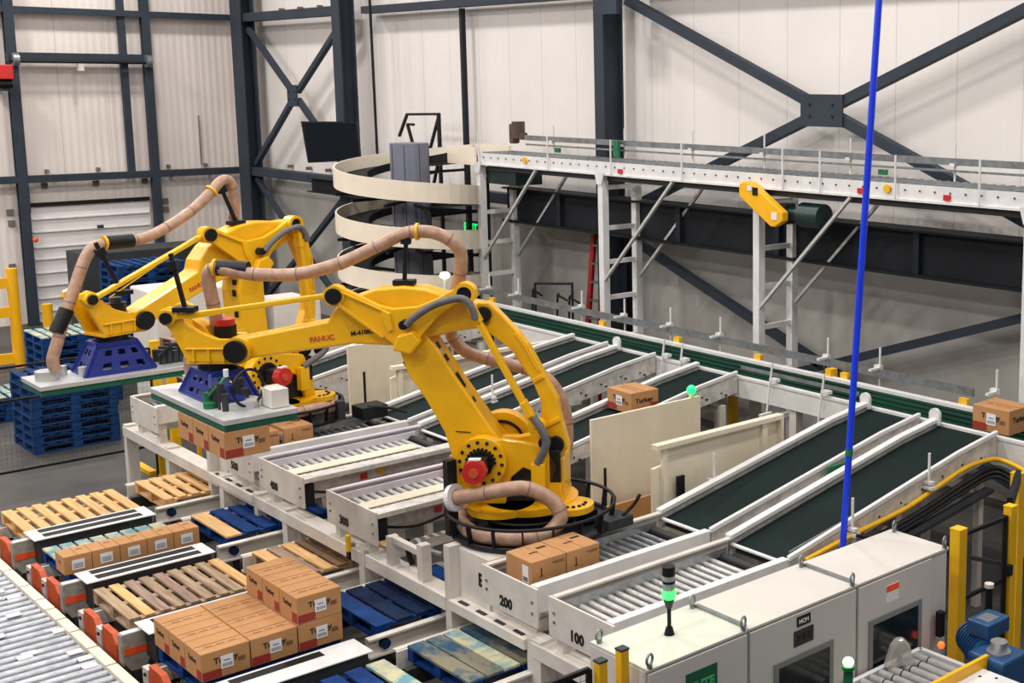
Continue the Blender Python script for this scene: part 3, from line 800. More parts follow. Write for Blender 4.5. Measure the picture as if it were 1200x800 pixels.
t_ = [o for o in COL.objects if o.get('label') == 'cream rimmed guard panel beside the lane 200 belt'][0]
MB().box(-9.925, -9.9, 8.4, 8.5, 1.15, 1.55).build('dark_slot_cover', 'black', t_)
b = MB().box(-10.7, -10.66, 7.75, 9.3, .6, 1.12); o = b.build('cardboard_sheet', 'card'); tag(o, 'orange-brown cardboard sheet standing under the tall cream panel', 'cardboard')
t = thing('beacon_lamp', 'small glowing green lamp on top of the tall cream panel', 'lamp', (-11.05, 9.66, 1.99))
MB().cyl((-11.05, 9.6, 1.99), (-11.05, 9.6, 2.04), .03, 10).build('stem', 'white', t)
MB().sphere((-11.05, 9.6, 2.08), .055).build('lens', 'lampcyan', t)

# ------------------------------------------------------------------ robots
def robot(bx, by, th, J3, W, T, S, K, zp, label, e, sub):
    """local axes: x forward along the arm, y sideways (towards the viewer), z up from the pedestal top"""
    t = thing('palletizing_robot', label, 'robot', (bx, by, zp), math.radians(th))
    def p2(pts): return [(a, b - zp) for a, b in pts]
    def pr(pts, y0, y1, mb=None):
        mb = mb or MB(); return mb.prism(p2(pts), (0, y0, 0), (1, 0, 0), (0, 0, 1), -(y1 - y0), 0)
    J2 = (.406, 2.03)
    # base
    b = MB(); b.cyl((0, 0, 0), (0, 0, .06), .42, 32); b.cyl((0, 0, .06), (0, 0, .2), .34, 32); b.build('base_ring', 'black', t, local=True)
    b = MB(); b.cyl((0, 0, .2), (0, 0, .27), .46, 32); b.cyl((-.42, .22, .2), (-.42, .22, .26), .22, 20); b.cyl((.25, .2, .2), (.25, .2, .27), .32, 24)
    tt = b.build('turntable', 'yellow', t, .01, local=True)
    b = MB()
    for k in range(6): b.cyl((-.42 - .14 * math.cos(k * .42), .22 + .14 * math.sin(k * .42), .26), (-.42 - .14 * math.cos(k * .42), .22 + .14 * math.sin(k * .42), .275), .018, 8)
    b.parts('turntable_bolt', 'black', tt, local=True)
    b = MB()
    pr([(.70, 1.6), (.66, 1.95), (.52, 2.2), (.2, 2.24), (-.02, 2.2), (-.2, 2.16), (-.3, 1.98), (-.36, 1.6), (-.2, 1.6), (-.12, 1.9), (.02, 1.96), (.14, 1.86), (.2, 1.6)], .2, .26, b)
    pr([(.70, 1.6), (.66, 1.95), (.52, 2.2), (.2, 2.24), (-.02, 2.2), (-.2, 2.16), (-.3, 1.98), (-.36, 1.6), (-.2, 1.6), (-.12, 1.9), (.02, 1.96), (.14, 1.86), (.2, 1.6)], -.3, -.24, b)
    b.box(-.36, -.24, -.24, .2, .26, .3); b.box(-.36, -.3, -.24, .2, .3, .7)
    b.build('body_frame', 'yellow', t, .01, local=True)
    MB().box(-.26, .2, -.2, .16, .27, .6).build('body_core', 'dark', t, local=True)
    zj = J2[1] - zp
    b = MB(); b.cyl((J2[0], .18, zj), (J2[0], .33, zj), .24, 36); hb = b.build('shoulder_hub', 'yellow', t, .012, local=True)
    b = MB()
    for k in range(14):
        a = 2 * PI * k / 14 + .1; b.cyl((J2[0] + .2 * math.cos(a), .33, zj + .2 * math.sin(a)), (J2[0] + .2 * math.cos(a), .34, zj + .2 * math.sin(a)), .017, 8)
    b.parts('hub_bolt', 'black', hb, local=True)
    b = MB(); b.cyl((J2[0], .33, zj), (J2[0], .38, zj), .13, 8, smooth=False)
    for k in range(12):
        a = PI * k / 11; b.cyl((J2[0] + .135 * math.cos(a), .33, zj + .135 * math.sin(a)), (J2[0] + .135 * math.cos(a), .352, zj + .135 * math.sin(a)), .014, 8)
    b.build('motor_flange', 'black', hb, local=True)
    b = MB(); b.box(J2[0] - .085, J2[0] + .085, .38, .56, zj - .085, zj + .085); b.build('motor_body', 'black', t, .012, local=True)
    b = MB(); b.cyl((J2[0], .56, zj), (J2[0], .66, zj), .115, 8, smooth=False); rm = b.build('motor_cap', 'red', t, .01, local=True)
    MB().cyl((J2[0], .66, zj), (J2[0], .68, zj), .045, 14).build('cap_boss', 'orange', rm, local=True)
    MB().box(J2[0] - .06, J2[0] + .05, .58, .64, zj + .11, zj + .125).build('cap_label', 'label', rm, local=True)
    b = MB(); b.cyl((J2[0] - .1, -.38, zj + .05), (J2[0] - .1, -.22, zj + .05), .3, 36); b.build('far_hub', 'yellow', t, .012, local=True)
    b = MB(); b.annulus((J2[0] - .1, -.2, zj + .05), (J2[0] - .1, -.19, zj + .05), .23, .2); b.build('hub_groove', 'black', t, local=True)
    # lower arm
    a = Vector((J3[0] - J2[0], J3[1] - J2[1])); L = a.length; ax = a / L; ay = Vector((ax.y, -ax.x))     # ay: forward side
    def fr(pts): return [(J2[0] + ax.x * s_ + ay.x * w_, J2[1] + ax.y * s_ + ay.y * w_) for s_, w_ in pts]
    # outline measured along the arm from the shoulder joint
    ol = [(-.18, .0), (-.13, .13), (.03, .235), (.16, .265), (.4, .2), (.75, .185), (1.05, .2), (1.18, .175), (1.45, .12), (1.5, -.02), (1.42, -.13), (1.18, -.165), (.8, -.17), (.45, -.19), (.24, -.2), (.05, -.22), (-.12, -.15)]
    b = MB(); pr(fr(ol), -.17, .16, b)
    la = b.build('lower_arm', 'yellow', t, .018, local=True)
    b = MB()
    bw = Vector((-ay.x, 0, -ay.y))
    for s0, s1, w_ in ((.4, .56, -.178), (.68, .84, -.172), (.98, 1.05, -.17), (1.12, 1.19, -.165)):
        c0 = fr([(s0, w_ - .003)])[0]; c1 = fr([(s1, w_ - .003)])[0]
        b.bar((c0[0], .06, c0[1] - zp), (c1[0], .06, c1[1] - zp), .012, .07, (0, 1, 0))
    for s0, s1, w_ in ((.42, .54, .2), (.72, .84, .188), (.98, 1.06, .2), (1.12, 1.18, .19)):
        c0 = fr([(s0, w_)])[0]; c1 = fr([(s1, w_)])[0]
        b.bar((c0[0], .08, c0[1] - zp), (c1[0], .08, c1[1] - zp), .02, .06, (0, 1, 0))
    b.parts('arm_slot', 'black', la, local=True)
    b = MB()
    c0 = fr([(.28, -.02)])[0]; c1 = fr([(.36, .1)])[0]
    MB().bar((c0[0], .163, c0[1] - zp), (c1[0], .163, c1[1] - zp), .006, .012, (0, 1, 0)).build('arm_mark', 'black', la, local=True)
    # upper arm
    a = Vector((W[0] - J3[0], W[1] - J3[1])); L2 = a.length; ux = a / L2; uy = Vector((-ux.y, ux.x))
    if uy.y < 0: uy = -uy
    def fu(pts): return [(J3[0] + ux.x * s_ + uy.x * w_, J3[1] + ux.y * s_ + uy.y * w_) for s_, w_ in pts]
    b = MB()
    pr(fu([(L2 + .1, -.06), (L2 + .1, .05), (L2, .1), (.7, .155), (.62, .26), (.45, .35), (.2, .4), (-.05, .39), (-.25, .34), (-.45, .25), (-.62, .16), (-.8, .1), (-.86, 0), (-.8, -.1), (-.5, -.1), (-.25, -.12), (-.08, -.15), (.12, -.16), (.5, -.09), (L2, -.1)]), -.14, .14, b)
    ua = b.build('upper_arm', 'yellow', t, .02, local=True)
    c0 = fu([(.78, -.02)])[0]
    MB().text('FANUC', (c0[0] + ux.x * .0, .143, c0[1] - zp), (-ux.x, 0, -ux.y), (uy.x, 0, uy.y), .07, .004).build('arm_lettering', 'orange', ua, local=True)
    c0 = fu([(.4, -.01)])[0]
    MB().text('M-410iC', (c0[0], .143, c0[1] - zp), (-ux.x, 0, -ux.y), (uy.x, 0, uy.y), .06, .004).build('arm_lettering', 'steel_dark', ua, local=True)
    MB().cyl((W[0], .0, W[1] - zp), (W[0], .2, W[1] - zp), .13, 28).build('wrist_boss', 'yellow', t, .01, local=True)
    MB().cyl((W[0], .2, W[1] - zp), (W[0], .25, W[1] - zp), .105, 28).build('wrist_cap', 'black', t, .006, local=True)
    # level plate (boomerang) on the near side
    d = (T[0] - 1.731, T[1] - 3.623)
    lp = [(1.83, 3.6), (1.81, 3.68), (1.74, 3.72), (1.66, 3.7), (1.5, 3.62), (1.32, 3.53), (1.2, 3.5), (.97, 3.52), (.78, 3.6), (.6, 3.7), (.52, 3.735), (.43, 3.7), (.41, 3.61), (.47, 3.55), (.62, 3.53), (.78, 3.42), (.93, 3.25), (1.02, 3.12), (1.13, 3.1), (1.25, 3.19), (1.5, 3.38), (1.7, 3.53)]
    lp = [(x + d[0], z + d[1]) for x, z in lp]
    b = MB(); pr(lp, .17, .24, b); lv = b.build('level_plate', 'yellow', t, .012, local=True)
    rp = [(1.66, 3.66), (1.3, 3.48), (1.26, 3.4), (1.3, 3.36), (1.4, 3.4), (1.72, 3.6)]
    rim = [(1.66, 3.67), (1.3, 3.5), (1.3, 3.48), (1.66, 3.645)]
    b = MB(); pr([(x + d[0], z + d[1]) for x, z in rim], .24, .265, b)
    pr([(x + d[0], z + d[1]) for x, z in [(1.72, 3.54), (1.3, 3.22), (1.28, 3.24), (1.7, 3.57)]], .24, .265, b)
    pr([(x + d[0], z + d[1]) for x, z in [(1.3, 3.5), (1.22, 3.46), (1.2, 3.3), (1.24, 3.28), (1.28, 3.36), (1.3, 3.46)]], .24, .265, b)
    b.build('plate_rib', 'yellow', lv, .006, local=True)
    b = MB(); pr([(x + d[0], z + d[1]) for x, z in [(1.2, 3.12), (1.02, 3.08), (.92, 3.2), (1.0, 3.3), (1.14, 3.26)]], .24, .34, b); b.build('plate_boss', 'yellow', lv, .02, local=True)
    MB().cyl((T[0], .14, T[1] - zp), (T[0], .26, T[1] - zp), .1, 24).build('pivot_boss', 'yellow', lv, .008, local=True)
    MB().cyl((T[0], .26, T[1] - zp), (T[0], .29, T[1] - zp), .075, 24).build('pivot_cap', 'black', lv, .005, local=True)
    MB().annulus((K[0], .14, K[1] - zp), (K[0], .28, K[1] - zp), .105, .07).build('knuckle_ring', 'yellow', lv, local=True)
    MB().cyl((K[0], .1, K[1] - zp), (K[0], .25, K[1] - zp), .07, 20).build('knuckle_pin', 'black', lv, local=True)
    # tie rod T -> S
    b = MB(); b.bar((T[0] + .05, .2, T[1] - zp), (S[0] - .04, .2, S[1] - zp), .05, .075, (0, 1, 0)); b.cyl((S[0], .14, S[1] - zp), (S[0], .24, S[1] - zp), .075, 20)
    rd = b.build('tie_rod', 'yellow_rod', t, .01, local=True)
    b = MB(); b.bar((T[0] + .15, .23, T[1] - zp - .008), (S[0] - .2, .23, S[1] - zp - .008), .012, .012, (0, 1, 0)); b.build('rod_line', 'postyellow', rd, local=True)
    MB().cyl((S[0], .24, S[1] - zp), (S[0], .27, S[1] - zp), .055, 20).build('rod_cap', 'black', rd, .004, local=True)
    # wrist bracket
    g = (W[0] - 2.685, W[1] - 3.09)
    def q(pts): return [(x + g[0], z + g[1]) for x, z in pts]
    b = MB()
    for y0, y1 in ((.13, .19), (-.19, -.13)):
        pr(q([(3.38, 3.42), (3.37, 3.48), (3.29, 3.51), (3.2, 3.47), (3.16, 3.36), (3.0, 3.26), (2.85, 3.2), (2.72, 3.2), (2.66, 3.0), (2.72, 2.97), (3.14, 2.97), (3.2, 3.1), (3.3, 3.3)]), y0, y1, b)
    b.box(2.7 + g[0], 3.16 + g[0], -.19, .19, 2.96 + g[1] - zp, 3.0 + g[1] - zp)
    for x in (2.8, 2.94, 3.08): b.box(x + g[0] - .012, x + g[0] + .012, .13, .215, 2.98 + g[1] - zp, 3.12 + g[1] - zp)
    b.box(2.7 + g[0], 3.16 + g[0], .19, .215, 3.1 + g[1] - zp, 3.125 + g[1] - zp)
    wb = b.build('wrist_bracket', 'yellow', t, .01, local=True)
    b = MB(); pr(q([(3.12, 3.38), (3.06, 3.12), (2.9, 3.12), (3.0, 3.3)]), -.1, .1, b); b.build('wrist_rib', 'yellow', wb, .01, local=True)
    MB().cyl((2.86 + g[0], -.02, 3.02 + g[1] - zp), (2.86 + g[0], -.02, 3.3 + g[1] - zp), .1, 18).build('wrist_motor', 'black', wb, local=True)
    MB().cyl((2.86 + g[0], -.02, 3.3 + g[1] - zp), (2.86 + g[0], -.02, 3.36 + g[1] - zp), .09 if sub == 0 else .06, 18).build('wrist_motor_cap', 'red' if sub == 0 else 'dark', wb, local=True)
    fx = 2.95 + g[0]; fz = 2.96 + g[1]
    MB().cyl((fx, 0, fz - .09 - zp), (fx, 0, fz - zp), .17, 24).build('wrist_flange', 'black', t, .01, local=True)
    # thin level link K -> A
    A = e['A']
    b = MB(); b.bar((K[0] - .01, .26, K[1] - zp - .04), (A[0], .26, A[1] - zp), .05, .1, (0, 1, 0)); b.cyl((A[0], .2, A[1] - zp), (A[0], .3, A[1] - zp), .085, 18)
    dv = Vector((A[0] - K[0], 0, A[1] - K[1])).normalized()
    k1 = Vector((K[0], .26, K[1] - zp)) + dv * .3; b.bar(k1 - dv * .2, k1, .06, .13, (0, 1, 0)); k2 = Vector((A[0], .26, A[1] - zp)) - dv * .12; b.bar(k2 - dv * .16, k2, .06, .14, (0, 1, 0))
    lk = b.build('level_link', 'yellow', t, .008, local=True)
    MB().cyl((A[0] - .08, .24, A[1] - zp - .14), (A[0] - .08, .33, A[1] - zp - .14), .06, 18).build('link_pin', 'black', lk, local=True)
    # thick drive link behind it
    B0, B1 = e['B0'], e['B1']
    dl = Vector((B1[0] - B0[0], B1[1] - B0[1])); DL = dl.length; dx = dl / DL; dy = Vector((dx.y, -dx.x))
    if dy.x > 0: dy = -dy
    def fd(pts): return [(B0[0] + dx.x * s_ + dy.x * w_, B0[1] + dx.y * s_ + dy.y * w_) for s_, w_ in pts]
    out = [(-.12, 0), (-.08, .09), (.05, .13), (.3, .2), (.45, .225), (1.05, .22), (DL * .84, .17), (DL + .1, .09), (DL + .12, -.02), (DL + .04, -.09), (DL * .86, -.05), (1.0, .07), (.8, .09), (.42, .06), (.2, -.04), (.05, -.1), (-.06, -.08)]
    b = MB(); pr(fd(out), .0, .14, b); dk = b.build('drive_link', 'yellow', t, .014, local=True)
    b = MB()
    inn = [(.3, .185), (.45, .2), (.72, .2), (.72, .185), (.45, .185), (.3, .165)]; pr(fd(inn), .14, .16, b)
    pr(fd([(.76, .21), (.8, .21), (.8, .1), (.76, .1)]), .14, .165, b); pr(fd([(DL * .84, .16), (DL * .87, .15), (DL * .87, -.03), (DL * .84, -.03)]), .14, .165, b)
    b.parts('link_rib', 'yellow', dk, .005, local=True)
    MB().cyl((B0[0], .1, B0[1] - zp), (B0[0], .19, B0[1] - zp), .075, 20).build('link_cap', 'black', dk, .004, local=True)
    MB().cyl((B1[0], .1, B1[1] - zp), (B1[0], .2, B1[1] - zp), .08, 20).build('link_cap', 'black', dk, .004, local=True)
    # crank between shoulder and drive link
    b = MB(); pr([(J2[0], 2.22), (.1, 2.2), (B1[0] + .08, B1[1] + .1), (B1[0] - .08, B1[1] + .05), (B1[0] - .06, B1[1] - .08), (.05, 2.02), (.15, 1.9), (J2[0], 1.86)], -.08, .02, b)
    b.build('crank_arm', 'yellow', t, .014, local=True)
    MB().box(-.33, -.22, .16, .26, 1.8 - zp, 2.12 - zp).build('cable_box', 'black', t, .01, local=True)
    MB().box(-.2, -.07, .27, .36, 1.72 - zp, 2.02 - zp).build('junction_bracket', 'yellow', t, .006, local=True)
    # grey conduits
    kd = (K[0] - .521, K[1] - 3.643)
    def kk(pts, y): return [(x + d[0], y, z + d[1] - zp) for x, z in pts]
    b = MB().tube(kk([(1.05, 3.36), (.98, 3.43), (.83, 3.53), (.68, 3.59), (.52, 3.61), (.44, 3.52), (.41, 3.42)], .33), .035, 10, 5); b.build('conduit', 'conduit', t, local=True)
    MB().tube([(A[0] + .02, .34, A[1] + .12 - zp), (A[0] - .06, .36, A[1] + .0 - zp), (A[0] - .1, .36, A[1] - .14 - zp), (-.13, .33, 2.02 - zp)], .04, 10, 6).build('conduit', 'conduit', t, local=True)
    MB().cyl((1.08 + d[0], .25, 3.36 + d[1] - zp), (1.08 + d[0], .34, 3.36 + d[1] - zp), .045, 12).build('conduit_clamp', 'black', t, local=True)
    # hose posts and clamps
    def hosep(pts, r=.062, nm='vacuum_hose'):
        b = MB().tube([(x, y, z - zp) for x, y, z in pts], r, 14, 7)
        h = b.build(nm, 'hose', t, local=True); Cp = b.path; r_ = MB(); acc = 0
        for i in range(1, len(Cp)):
            acc += (Cp[i] - Cp[i - 1]).length
            if acc > .36:
                acc = 0; r_.cyl(Cp[i], Cp[i] + (Cp[i] - Cp[i - 1]).normalized() * .012, r + .003, 14)
        if r_.v: r_.parts('hose_joint', 'hosering', h, local=True)
        return h
    for pts in e['hoses']: hosep(pts)
    for (x0, z0, x1, z1, y) in e['posts']:
        b = MB(); b.bar((x0, y, z0 - zp), (x1, y, z1 - zp), .036, .036, (0, 1, 0)); b.box(x0 - .1, x0 + .1, y - .06, y + .06, z0 - zp - .03, z0 - zp + .02)
        dd = Vector((x1 - x0, 0, z1 - z0)).normalized(); c0 = Vector((x1, y, z1 - zp)) - dd * .1; b.bar(c0 - dd * .06, c0 + dd * .03, .085, .085, (0, 1, 0))
        b.build('hose_post', 'black', t, .004, local=True)
    for (x, y, z, dx_, dz_, l) in e['clamps']:
        d3 = Vector((dx_, 0, dz_)).normalized(); c0 = Vector((x, y, z - zp))
        if l >= 0: MB().annulus(c0 - d3 * .012, c0 + d3 * .012, .082, .06, 20).build('clamp_ring', 'postyellow', t, local=True)
        if l: MB().cyl(c0 + d3 * .03, c0 + d3 * (abs(l) + .03), .078, 16).build('hose_cuff', 'black', t, .01, local=True)
    # gripper
    gr = e['gyaw'] - math.radians(th)
    gz = e['gz'] - zp; top = fz - .09 - zp
    cg, sg = math.cos(gr), math.sin(gr)
    def G(x, y, z): return (fx + x * cg - y * sg, x * sg + y * cg, z)
    def gbox(mb, x0, x1, y0, y1, z0, z1):
        vs = [G(x, y, z) for z in (z0, z1) for y in (y0, y1) for x in (x0, x1)]
        mb.add(vs, [(0, 2, 3, 1), (4, 5, 7, 6), (0, 1, 5, 4), (2, 6, 7, 3), (0, 4, 6, 2), (1, 3, 7, 5)])
        return mb
    lx, ly = .9, .34
    ox, oy = e['goff']
    gp = gbox(MB(), -lx + ox, lx + ox, -ly + oy, ly + oy, gz - .05, gz).build('gripper_plate', 'plate', t, .004, local=True)
    gbox(MB(), -lx + .01 + ox, lx - .01 + ox, -ly + .01 + oy, ly - .01 + oy, gz - .11, gz - .052).build('foam_pad', 'foam', gp, local=True)
    # blue frustum frame
    b = MB(); h = top - gz; a0, a1, b0, b1 = .36, .2, .22, .15
    cor = []
    for sx, sy in ((-1, -1), (1, -1), (1, 1), (-1, 1)):
        cor.append((Vector(G(sx * a0, sy * b0, gz)), Vector(G(sx * a1, sy * b1, top))))
    for i in range(4):
        p0, p1 = cor[i]; q0, q1 = cor[(i + 1) % 4]
        b.bar(p0, p1, .03, .06, (0, 0, 1)); b.bar(p1, q1, .05, .05); b.bar(p0, q0, .03, .04)
        m0 = p0.lerp(q0, .5); m1 = p1.lerp(q1, .5)
        # perforated side sheet: solid strips with openings between
        for (u0, u1) in ((0, .22), (.36, .5), (.64, .78), (.9, 1.0)):
            aa = p0.lerp(q0, u0); bb = p0.lerp(q0, u1); cc = p1.lerp(q1, u1); dd_ = p1.lerp(q1, u0)
            nn = (bb - aa).cross(dd_ - aa).normalized() * .006
            b.add([aa - nn, bb - nn, cc - nn, dd_ - nn, aa + nn, bb + nn, cc + nn, dd_ + nn], [(3, 2, 1, 0), (4, 5, 6, 7), (0, 1, 5, 4), (1, 2, 6, 5), (2, 3, 7, 6), (3, 0, 4, 7)])
        for (v0, v1) in ((.0, .18), (.38, .62), (.8, 1.0)):
            aa = p0.lerp(p1, v0); bb = q0.lerp(q1, v0); cc = q0.lerp(q1, v1); dd_ = p0.lerp(p1, v1)
            nn = (bb - aa).cross(dd_ - aa).normalized() * .008
            b.add([aa - nn, bb - nn, cc - nn, dd_ - nn, aa + nn, bb + nn, cc + nn, dd_ + nn], [(3, 2, 1, 0), (4, 5, 6, 7), (0, 1, 5, 4), (1, 2, 6, 5), (2, 3, 7, 6), (3, 0, 4, 7)])
    b.build('gripper_frame', 'blueframe', gp, .003, local=True)
    for fn, c_ in e['fit'](G, gz): (fn.parts if c_[0] in ('valve_block', 'vacuum_fitting', 'pneumatic_part') else fn.build)(c_[0], c_[1], gp, local=True)
    return t

def fit1(G, gz):
    out = []
    b = MB(); b.cyl(G(-.62, .0, gz), G(-.62, .0, gz + .1), .1, 16); out.append((b, ('suction_port', 'plate')))
    b = MB(); b.tube([G(-.62, 0, gz + .08), G(-.64, 0, gz + .24), G(-.55, .0, gz + .3), G(-.3, .05, gz + .26)], .075, 12, 5); out.append((b, ('port_hose', 'hose')))
    b = MB(); b.cyl(G(.6, -.05, gz), G(.6, -.05, gz + .07), .17, 18); out.append((b, ('valve_base', 'plate')))
    b = MB(); b.cyl(G(.58, -.1, gz + .07), G(.58, -.1, gz + .1), .11, 16); out.append((b, ('valve_disc', 'blueframe')))
    b = MB()
    for k in range(7):
        x = .36 + (k % 4) * .1; y = -.2 + (k // 4) * .22
        a = G(x, y, gz + .1); b.cyl(G(x, y, gz), G(x, y, gz + .16 + .04 * (k % 3)), .035, 10)
    out.append((b, ('valve_block', 'dark')))
    b = MB(); p = G(.74, -.02, gz + .2); b.ring(p, (G(1, .35, 0)[0] - G(0, 0, 0)[0], G(1, .35, 0)[1] - G(0, 0, 0)[1], 0), .17, .014, 28, 8); out.append((b, ('cable_loop', 'black')))
    b = MB(); p = [G(.3, -.2, gz + .08), G(.42, -.24, gz + .12), G(.5, -.2, gz + .2), G(.5, -.1, gz + .3)]; b.tube(p, .018, 8, 5); out.append((b, ('green_wire', 'palegreen')))
    b = MB(); b.cyl(G(.33, -.22, gz), G(.33, -.22, gz + .12), .05, 12); b.cyl(G(.45, -.26, gz), G(.45, -.26, gz + .05), .06, 12); out.append((b, ('pneumatic_part', 'palegreen')))
    b = MB(); b.box(-.1, .1, -.1, .1, 0, .0); b = MB()
    c0 = G(.66, .2, gz + .09); c1_ = G(.9, .2, gz + .09); b.bar(c0, c1_, .16, .17); out.append((b, ('white_box', 'whitebox')))
    b = MB(); c0 = G(.5, -.12, gz + .28); b.cyl(c0, (c0[0], c0[1], c0[2] + .07), .025, 6); out.append((b, ('white_tag', 'label')))
    return out
def fit2(G, gz):
    out = []
    b = MB(); b.cyl(G(.68, 0, gz), G(.68, 0, gz + .1), .12, 18); out.append((b, ('suction_port', 'plate')))
    b = MB(); b.cyl(G(.42, -.02, gz), G(.42, -.02, gz + .1), .035, 10); b.cyl(G(.2, .0, gz), G(.2, .0, gz + .1), .045, 10); b.box(0, 0, 0, 0, 0, 0); b = MB()
    b.cyl(G(.5, -.1, gz), G(.5, -.1, gz + .11), .045, 10); b.cyl(G(.36, .12, gz), G(.36, .12, gz + .11), .045, 10); out.append((b, ('vacuum_fitting', 'plate')))
    b = MB()
    for k in range(8): b.cyl(G(-.5 - .07 * (k % 4), -.14 + .2 * (k // 4), gz), G(-.5 - .07 * (k % 4), -.14 + .2 * (k // 4), gz + .14 + .03 * (k % 3)), .04, 10)
    out.append((b, ('valve_block', 'dark')))
    b = MB(); b.tube([G(-.45, .1, gz + .1), G(-.6, .12, gz + .22), G(-.75, .05, gz + .15)], .02, 8, 5); out.append((b, ('cable_loop', 'black')))
    return out

ZP = 1.33
e1 = dict(A=(-.12, 2.36), B0=(.37, 3.43), B1=(-.28, 2.16),
    hoses=[[(2.93, -.05, 2.72), (2.94, -.05, 3.2), (2.96, -.02, 3.5), (2.98, 0, 3.72), (2.94, .02, 3.84), (2.8, .05, 3.845), (2.53, .05, 3.8), (2.13, .05, 3.8), (1.73, .03, 3.9), (1.4, 0, 4.05), (1.15, 0, 4.17), (1.0, 0, 4.2), (.83, -.02, 4.18), (.68, -.05, 4.09), (.62, -.1, 3.96), (.65, -.15, 3.76), (.71, -.22, 3.58), (.76, -.3, 3.4), (.8, -.34, 3.15), (.66, -.34, 2.97), (.41, -.34, 2.88), (.1, -.34, 2.8), (-.13, -.34, 2.69), (-.27, -.34, 2.47), (-.32, -.34, 2.2), (-.3, -.3, 1.9), (-.2, -.3, 1.72)]],
    posts=[(1.14, 3.72, 1.1, 4.24, .0), (3.12, 3.5, 3.22, 4.02, .22)],
    clamps=[(1.0, 0, 4.2, 1, 0, 0), (2.9, .03, 3.86, -1, -.06, .28), (.79, -.33, 3.36, 0, -1, .05)],
    gyaw=math.radians(0), gz=2.62, goff=(.1, -.02), fit=fit1)
e2 = dict(A=(-.36, 2.32), B0=(-.325, 3.69), B1=(-.3, 2.2),
    hoses=[[(2.8, -.02, 2.5), (2.82, -.02, 2.62), (2.76, 0, 2.82), (2.66, 0, 3.08), (2.52, 0, 3.39), (2.38, 0, 3.68), (2.25, 0, 3.8), (1.98, 0, 3.82), (1.72, 0, 3.82), (1.45, 0, 3.9), (1.11, 0, 4.06), (.9, 0, 4.2), (.75, 0, 4.32), (.62, 0, 4.42), (.5, -.02, 4.38), (.45, -.05, 4.15), (.44, -.1, 3.9), (.5, -.2, 3.7)]],
    posts=[(.47, 3.9, .68, 4.42, .0), (2.12, 3.28, 2.38, 3.86, .2)],
    clamps=[(.78, 0, 4.3, .8, -.6, 0), (2.16, 0, 3.82, -1, -.02, .3), (2.62, 0, 3.17, .5, -.86, -.27)],
    gyaw=math.radians(-90), gz=2.38, goff=(-.05, -.0), fit=fit2)
robot(-10.337, 6.891, -133.71, (1.125, 3.299), (2.685, 3.09), (1.731, 3.623), (3.291, 3.413), (.521, 3.643), ZP,
      'front yellow four-axis robot arm carrying cartons under its gripper', e1, 0)
robot(-15.922, 6.865, -75.48, (.414, 3.488), (1.885, 2.927), (1.02, 3.812), (2.491, 3.25), (-.189, 3.832), ZP,
      'rear yellow robot arm with an empty gripper reaching to the left', e2, 1)

def pedestal(bx, by, label, letters):
    t = thing('robot_pedestal', label, 'pedestal', (bx, by, 0))
    x0, x1 = bx - .02, bx + 1.45
    x0, x1 = -10.36 + (bx + 10.337), -8.92 + (bx + 10.337)
    xr = -9.75 if bx > -12 else -15.6
    b = MB(); b.box(x0 + .1, xr, 6.03, 7.6, .84, 1.32); b.box(xr - .01, x1 - .12, 6.05, 7.4, .84, .96); b.build('body', 'creamwhite', t, .004)
    MB().cyl((bx, by, 1.1), (bx, by, ZP), .5, 28).build('mount_drum', 'creamwhite', t)
    b = MB(); b.box(bx - .45, bx + .95, 6.2, 7.6, .3, 1.1); b.build('lower_body', 'creamwhite', t)
    b = MB(); b.box(x0 - .0, x0 + .1, 5.93, 6.1, 0, 1.34); b.box(x1 - .1, x1, 5.93, 6.08, 0, .86); b.parts('corner_post', 'creamwhite', t)
    b = MB(); b.box(x0 + .1, x1 - .1, 5.9, 6.1, .74, .84); b.build('front_ledge', 'creamwhite', t, .006)
    b = MB()
    for k in range(4): b.box(x0 + .22 + k * .3, x0 + .36 + k * .3, 5.93, 5.97, .842, .85)
    b.parts('ledge_slot', 'dark', t)
    b = MB().text(letters, (x0 + .43, 6.028, 1.04), (.8, 0, 0), (0, 0, 1), .17, .006, 'LEFT'); b.build('lettering', 'black', t)
    return t
pedestal(-10.337, 6.891, 'cream pedestal of the front robot with a black letter E', 'ELITE')
pedestal(-15.922, 6.865, 'cream pedestal under the rear robot behind the lane ends', 'ELITE')

